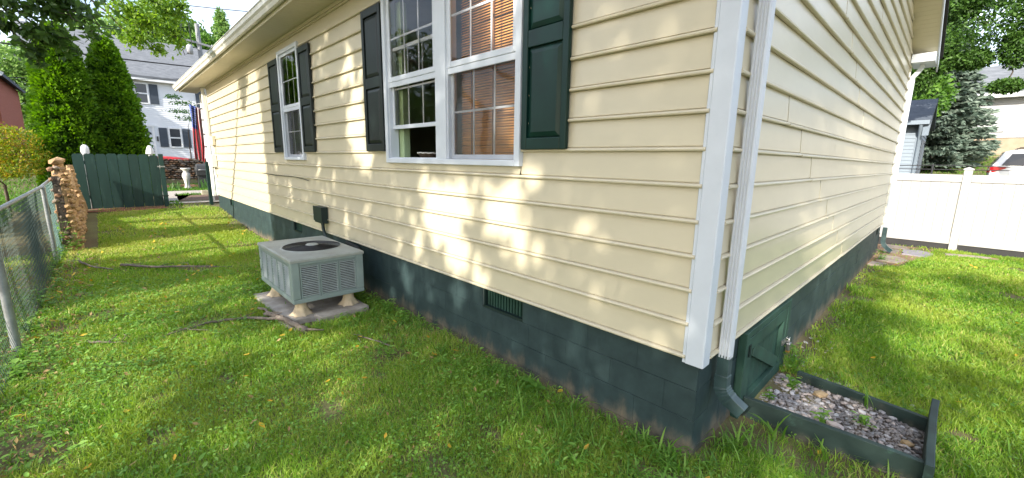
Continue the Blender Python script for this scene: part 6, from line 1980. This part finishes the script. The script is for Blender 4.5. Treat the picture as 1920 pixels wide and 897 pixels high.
V = np.stack([P, P + D * L * .35 + s * L * .33 + nr * L * .06, P + D * L * .75 + s * L * .26 + nr * L * .05, P + D * L - nr * L * .05, P + D * L * .75 - s * L * .26 + nr * L * .05, P + D * L * .35 - s * L * .33 + nr * L * .06], 1).reshape(-1, 3)
i = np.arange(n)[:, None] * 6
F = np.concatenate([i + np.array([[0, 1, 2, 3]]), i + np.array([[0, 3, 4, 5]])], 1).reshape(-1, 4)
c_ = npmesh('clover', V, F, 'weed_leaf', None, np.repeat(RNG.random(n), 2)); tag(c_, kind='stuff')
# larger leaved weeds in drifts by the fence and along the foundation
n = 16000
x, y = scatter(n, -6.5, .4, -3.6, -.05)
w = noise2(x, y, 2.7, 3.3) + np.where((y < -2.1) & (x < -2.3), .55, 0) + np.where(y > -.75, .45, 0)
k = (RNG.random(n) < np.clip((w - .35) * .9, 0, .55)) & free(x, y)
x, y = x[k], y[k]; n = len(x)
a = RNG.random(n) * 6.283
D = unit(np.stack([np.cos(a), np.sin(a), RNG.uniform(.0, .7, n)], -1))
s = unit(np.cross(D, np.array([0, 0, 1.0])) + RNG.normal(size=(n, 3)) * .2); nr = np.cross(s, D)
L = RNG.uniform(.03, .06, n)[:, None]
P = np.stack([x, y, gz(x, y) + RNG.uniform(.02, .085, n)], -1)
V = np.stack([P, P + D * L * .35 + s * L * .24 + nr * L * .05, P + D * L * .75 + s * L * .17, P + D * L - nr * L * .15, P + D * L * .75 - s * L * .17, P + D * L * .35 - s * L * .24 + nr * L * .05], 1).reshape(-1, 3)
V[:, 1] = np.minimum(V[:, 1], np.where(V[:, 0] < 0, -.012, 9))
i = np.arange(n)[:, None] * 6
F = np.concatenate([i + np.array([[0, 1, 2, 3]]), i + np.array([[0, 3, 4, 5]])], 1).reshape(-1, 4)
c_ = npmesh('broad_weeds', V, F, 'weed_leaf', None, np.repeat(np.clip(RNG.normal(.6, .25, n), 0, 1), 2)); tag(c_, kind='stuff')
# dead bits of leaf and straw
n = 9000
x, y = scatter(n, -9, 1.2, -3.8, -.03)
k = free(x, y) & (RNG.random(n) < np.where(y < -2.75, 1, .13)); x, y = x[k], y[k]; n = len(x)
P = np.stack([x, y, gz(x, y) + RNG.uniform(.015, .065, n)], -1)
o = leaf_object('leaf_litter', P, RNG.uniform(.02, .055, n), 'brown_leaf', None, bias=(0, 0, .1), spread=1.0, width=.45); tag(o, kind='stuff')

# tall arching grass blades along the foundation and the bed
def arching(P, L, W, az, droop):
    n = len(P)
    segs = 5
    ax = np.stack([np.cos(az), np.sin(az), np.zeros(n)], -1)
    sd_ = np.stack([-np.sin(az), np.cos(az), np.zeros(n)], -1)
    rows = []
    for i in range(segs):
        t = i / (segs - 1)
        hor = L * (t ** 1.5) * .62 * (.4 + droop)
        ver = L * (t * .95 - droop * .75 * t ** 2.4)
        c = P + ax * hor[:, None] + np.array([0, 0, 1.0]) * ver[:, None]
        w = (W * (.75 + .7 * t) * (1 - t ** 2.2) + .0006)[:, None]
        rows += [c - sd_ * w * .5 + np.array([0, 0, 1]) * w * .12, c + sd_ * w * .5 + np.array([0, 0, 1]) * w * .12]
    V = np.stack(rows, 1).reshape(-1, 3)
    i = np.arange(n)[:, None] * (segs * 2)
    F = np.concatenate([i + np.array([[2 * k, 2 * k + 1, 2 * k + 3, 2 * k + 2]]) for k in range(segs - 1)], 1).reshape(-1, 4)
    return V, F, segs - 1
PX, LL = [], []
def tuft(x, y, n, L):
    for k in range(n):
        PX.append((x + rr.gauss(0, .035), y + rr.gauss(0, .03), gzz(x, y) - .01)); LL.append(L * rr.uniform(.5, 1.15))
for i in range(135):
    xx = rr.uniform(-3.7, .05)
    tuft(xx, rr.uniform(-.42, -.06) if rr.random() < .7 else rr.uniform(-.8, -.3), rr.randrange(6, 13), rr.uniform(.10, .20) + .04 * ss(-2, 0, xx))
for i in range(95):
    tuft(rr.uniform(-.6, 1.0), rr.uniform(-.35, .42), rr.randrange(6, 14), rr.uniform(.10, .22))
for i in range(240):
    tuft(rr.uniform(-5.2, .5), rr.uniform(-3.3, -.4), rr.randrange(4, 10), rr.uniform(.07, .14))
for i in range(26):
    tuft(rr.uniform(.25, .95), rr.uniform(1.72, 2.5), rr.randrange(5, 10), rr.uniform(.08, .16))
for i in range(18):
    tuft(rr.uniform(1.08, 1.7), rr.uniform(.3, 2.2), rr.randrange(5, 10), rr.uniform(.09, .17))
PX = np.array(PX); LL = np.array(LL); n = len(PX)
k = ~((PX[:, 0] < .02) & (PX[:, 1] > -.02)) & ~((PX[:, 0] > .03) & (PX[:, 0] < 1.06) & (PX[:, 1] > .74) & (PX[:, 1] < 1.74))
PX, LL = PX[k], LL[k]; n = len(PX)
V, F, q = arching(PX, LL, RNG.uniform(.0065, .013, n), RNG.random(n) * 6.283, RNG.uniform(.25, .95, n))
V[:, 1] = np.where((V[:, 0] < 0) & (V[:, 1] > -.012), -.012, V[:, 1])
o = npmesh('tall_grass', V, F, 'tall_blade', None, np.repeat(RNG.random(n), q)); tag(o, kind='stuff')
def grass_clump(x, y, z, n, L, label):
    P = np.array([(x + rr.gauss(0, .02), y + rr.gauss(0, .02), z) for _ in range(n)])
    V, F, q = arching(P, np.array([L * rr.uniform(.55, 1.1) for _ in range(n)]), RNG.uniform(.008, .015, n), RNG.random(n) * 6.283, RNG.uniform(.2, .7, n))
    tag(npmesh('grass_clump', V, F, 'tall_blade', None, np.repeat(RNG.random(n), q)), label, 'grass clump')
grass_clump(.30, .66, -.24, 11, .30, 'tallest clump of broad grass blades against the front plank of the bed')
grass_clump(.58, .70, -.24, 9, .24, 'broad grass clump at the middle of the front bed plank')
grass_clump(.17, .34, -.23, 12, .26, 'clump of arching grass under the green downspout elbow')
grass_clump(-.12, -.10, -.18, 12, .24, 'arching grass clump at the near foundation corner')
grass_clump(-1.25, -.12, -.18, 9, .21, 'tall grass clump against the foundation right of the near vent')
grass_clump(.88, .72, -.25, 7, .22, 'grass clump at the outer end of the front bed plank')
grass_clump(.70, 1.58, -.18, 6, .26, 'thin tall grass stems in the gravel by the back plank')

# broadleaf weeds, one by one
def weed(x, y, z, n, L, h, label, matname='weed_leaf', wd=.5):
    V_, F_, R_ = [], [], []
    for k in range(n):
        a = k * 2.4 + rr.uniform(-.3, .3); l = L * rr.uniform(.6, 1.15); up_ = rr.uniform(.15, .9)
        hz = h * rr.random()
        p = np.array([x + rr.gauss(0, .012 + h * .12), y + rr.gauss(0, .012 + h * .12), z + hz])
        d_ = np.array([math.cos(a), math.sin(a), up_ * .6]); d_ /= np.linalg.norm(d_)
        s_ = np.cross(d_, [0, 0, 1.0]); s_ /= np.linalg.norm(s_); nn = np.cross(s_, d_)
        b = len(V_)
        prof = [(0, .02), (.18, .16 * wd * 2), (.45, .26 * wd * 2), (.75, .20 * wd * 2), (1.0, .01)]
        for t, w in prof:
            c = p + d_ * l * t - nn * l * .0 - np.array([0, 0, 1]) * l * .25 * t * t
            V_ += [c + s_ * w * l + nn * w * l * .25, c, c - s_ * w * l + nn * w * l * .25]
        for q in range(4):
            F_ += [(b + 3 * q, b + 3 * q + 1, b + 3 * q + 4, b + 3 * q + 3), (b + 3 * q + 1, b + 3 * q + 2, b + 3 * q + 5, b + 3 * q + 4)]
            R_ += [0, 0]
        g0_ = len(V_); V_ += [np.array([x - .003, y, z - .01]), np.array([x + .003, y, z - .01]), p + s_ * .002, p - s_ * .002]; F_.append((g0_, g0_ + 1, g0_ + 2, g0_ + 3)); R_.append(.3)
        rv = rr.random()
        for q in range(8): R_[-2 - q] = rv
    V_ = np.array(V_)
    if x < 0 and y < 0: V_[:, 1] = np.minimum(V_[:, 1], -.012)
    return tag(npmesh('weed_plant', V_, np.array(F_), matname, None, R_, smooth=True), label, 'weed')
weed(-2.05, -.42, -.17, 9, .11, .05, 'broad pale leaved weed in the grass below the near vent')
weed(-1.15, -.16, -.17, 9, .12, .08, 'broadleaf weed against the foundation, right of the near vent')
weed(-2.75, -.62, -.17, 8, .09, .04, 'broadleaf weed in the lawn a step out from the air conditioner slab')
weed(-1.75, -.9, -.17, 9, .085, .03, 'rosette weed in the open grass facing the near vent')
weed(-3.45, -.22, -.17, 34, .055, .20, 'bushy weed by the foundation beside the air conditioner shadow')
weed(-3.2, -.16, -.17, 18, .07, .12, 'leafy weed at the wall beside the bushy weed')
weed(-2.9, -2.2, -.17, 9, .08, .04, 'large leaved weed in the lawn toward the fence')
weed(-3.35, -2.05, -.17, 10, .07, .04, 'grey green rosette weed on the lit patch of lawn')
weed(.13, 1.80, -.21, 60, .055, .26, 'dark leafy weed at the bottom corner of the crawl space door')
weed(.20, 1.52, -.20, 36, .05, .10, 'low leafy weed growing in the gravel in front of the door')
weed(.14, 1.15, -.20, 30, .045, .10, 'fine leaved weed in the gravel at the door foot')
weed(.48, 1.14, -.19, 22, .05, .08, 'green weed in the middle of the gravel bed')
weed(.70, 1.28, -.19, 24, .05, .08, 'green weed in the outer half of the gravel bed')
weed(-8.6, -3.1, -.15, 60, .07, .35, 'leafy vine at the foot of the middle fence post')
weed(-10.25, -3.15, -.1, 46, .13, .5, 'bright leafy plant growing up the stone wall end')
weed(-10.15, -2.95, -.1, 26, .10, .28, 'low leafy plant at the base of the stone wall end')
weed(-4.45, -3.12, -.17, 40, .06, .16, 'mass of small leaves at the foot of the nearest fence post')
weed(.16, 8.15, -.14, 26, .09, .22, 'bright green weed beside the flagstones at the far house corner')
for (x, y, h, lab) in ((-23.3, -.25, .5, 'spiky pale iris plant left of the stone urn'), (-23.2, .95, .62, 'spiky green iris clump right of the stone urn'), (-22.9, 1.35, .6, 'spiky green iris clump beside the barbecue')):
    n = 34
    P = np.array([(x + rr.gauss(0, .12), y + rr.gauss(0, .16), .1) for _ in range(n)])
    V, F, q = arching(P, np.array([h * rr.uniform(.6, 1.1) for _ in range(n)]), RNG.uniform(.025, .04, n), RNG.random(n) * 6.283, RNG.uniform(.05, .5, n))
    tag(npmesh('iris_plant', V, F, 'iris_leaf', None, np.repeat(RNG.random(n), q)), lab, 'plant')

for k, (x, lab) in enumerate(((-4.1, 'low weed at the fence line nearest the view'), (-5.4, 'leafy weed under the chain link between the two nearest posts'), (-6.3, 'weed with small leaves under the middle of the fence'), (-7.2, 'spreading weed under the sagging chain link'), (-7.9, 'tall weed under the chain link just before the middle post'), (-9.6, 'weed between the middle fence post and the stone wall'))):
    weed(x, -3.12 + rr.uniform(-.12, .1), gzz(x, -3.1), 34, .075, .16 + .04 * (k % 3), lab)
# ---- fallen leaves, each its own object
def leaf_shape(seed, mt):
    r = random.Random(seed)
    V_, F_ = [], []
    prof = [(0, .015), (.15, .13), (.4, .24), (.7, .17), (1, .01)]
    cu = r.uniform(.1, .5); tw = r.uniform(-.5, .5)
    for t, w in prof:
        z = cu * .6 * (t - .5) ** 2 * 2
        V_ += [(t - .5, w, z + cu * w + tw * w * t), (t - .5, 0, z), (t - .5, -w, z + cu * w - tw * w * t)]
    for q in range(4):
        F_ += [(3 * q, 3 * q + 1, 3 * q + 4, 3 * q + 3), (3 * q + 1, 3 * q + 2, 3 * q + 5, 3 * q + 4)]
    me = bpy.data.meshes.new('fallen_leaf'); me.from_pydata(V_, [], F_); me.materials.append(MATS[mt])
    a = me.attributes.new('rnd', 'FLOAT', 'FACE'); v = r.random(); a.data.foreach_set('value', [v] * len(F_))
    me.polygons.foreach_set('use_smooth', [True] * len(F_))
    return me
LM = [leaf_shape(i, 'yellow_leaf') for i in range(7)]; LB = [leaf_shape(20 + i, 'brown_leaf') for i in range(3)]
cnt = 0
while cnt < 270:
    if cnt < 205: x, y = -13.0 + 13.2 * rr.random() ** .8, rr.uniform(-3.5, -.06)
    elif cnt < 245: x, y = rr.uniform(-9, -4.6), rr.uniform(-3.9, -2.7)
    else: x, y = rr.uniform(.1, 2.0), rr.uniform(.3, 9)
    if not free(np.array([x]), np.array([y]))[0]: continue
    br = rr.random() < .2
    o = bpy.data.objects.new('fallen_leaf', (LB if br else LM)[rr.randrange(3 if br else 7)]); COL.objects.link(o)
    dd = math.hypot(x - cx_, y - cy_)
    s = rr.uniform(.032, .066) * (1.0 + .05 * dd)
    o.location = (x, y, gzz(x, y) + rr.uniform(.035, .07)); o.scale = (s, s, s); o.rotation_euler = (rr.uniform(-.5, .5), rr.uniform(-.5, .5), rr.uniform(0, 6.28))
    where = 'on the lawn beside the gable wall' if y > 0 else ('near the chain link fence' if y < -2.6 else ('far up the lawn toward the gate' if x < -6 else ('close to the foundation' if y > -.7 else 'on the open lawn in front of the foundation')))
    hue = 'brown withered' if br else 'yellow'
    tag(o, 'small %s leaf fallen %s' % (hue, where), 'leaf', '%s leaves fallen %s' % (hue, where))
    cnt += 1
print('tris', sum(len(o.data.polygons) for o in SC.objects if o.type == 'MESH'))
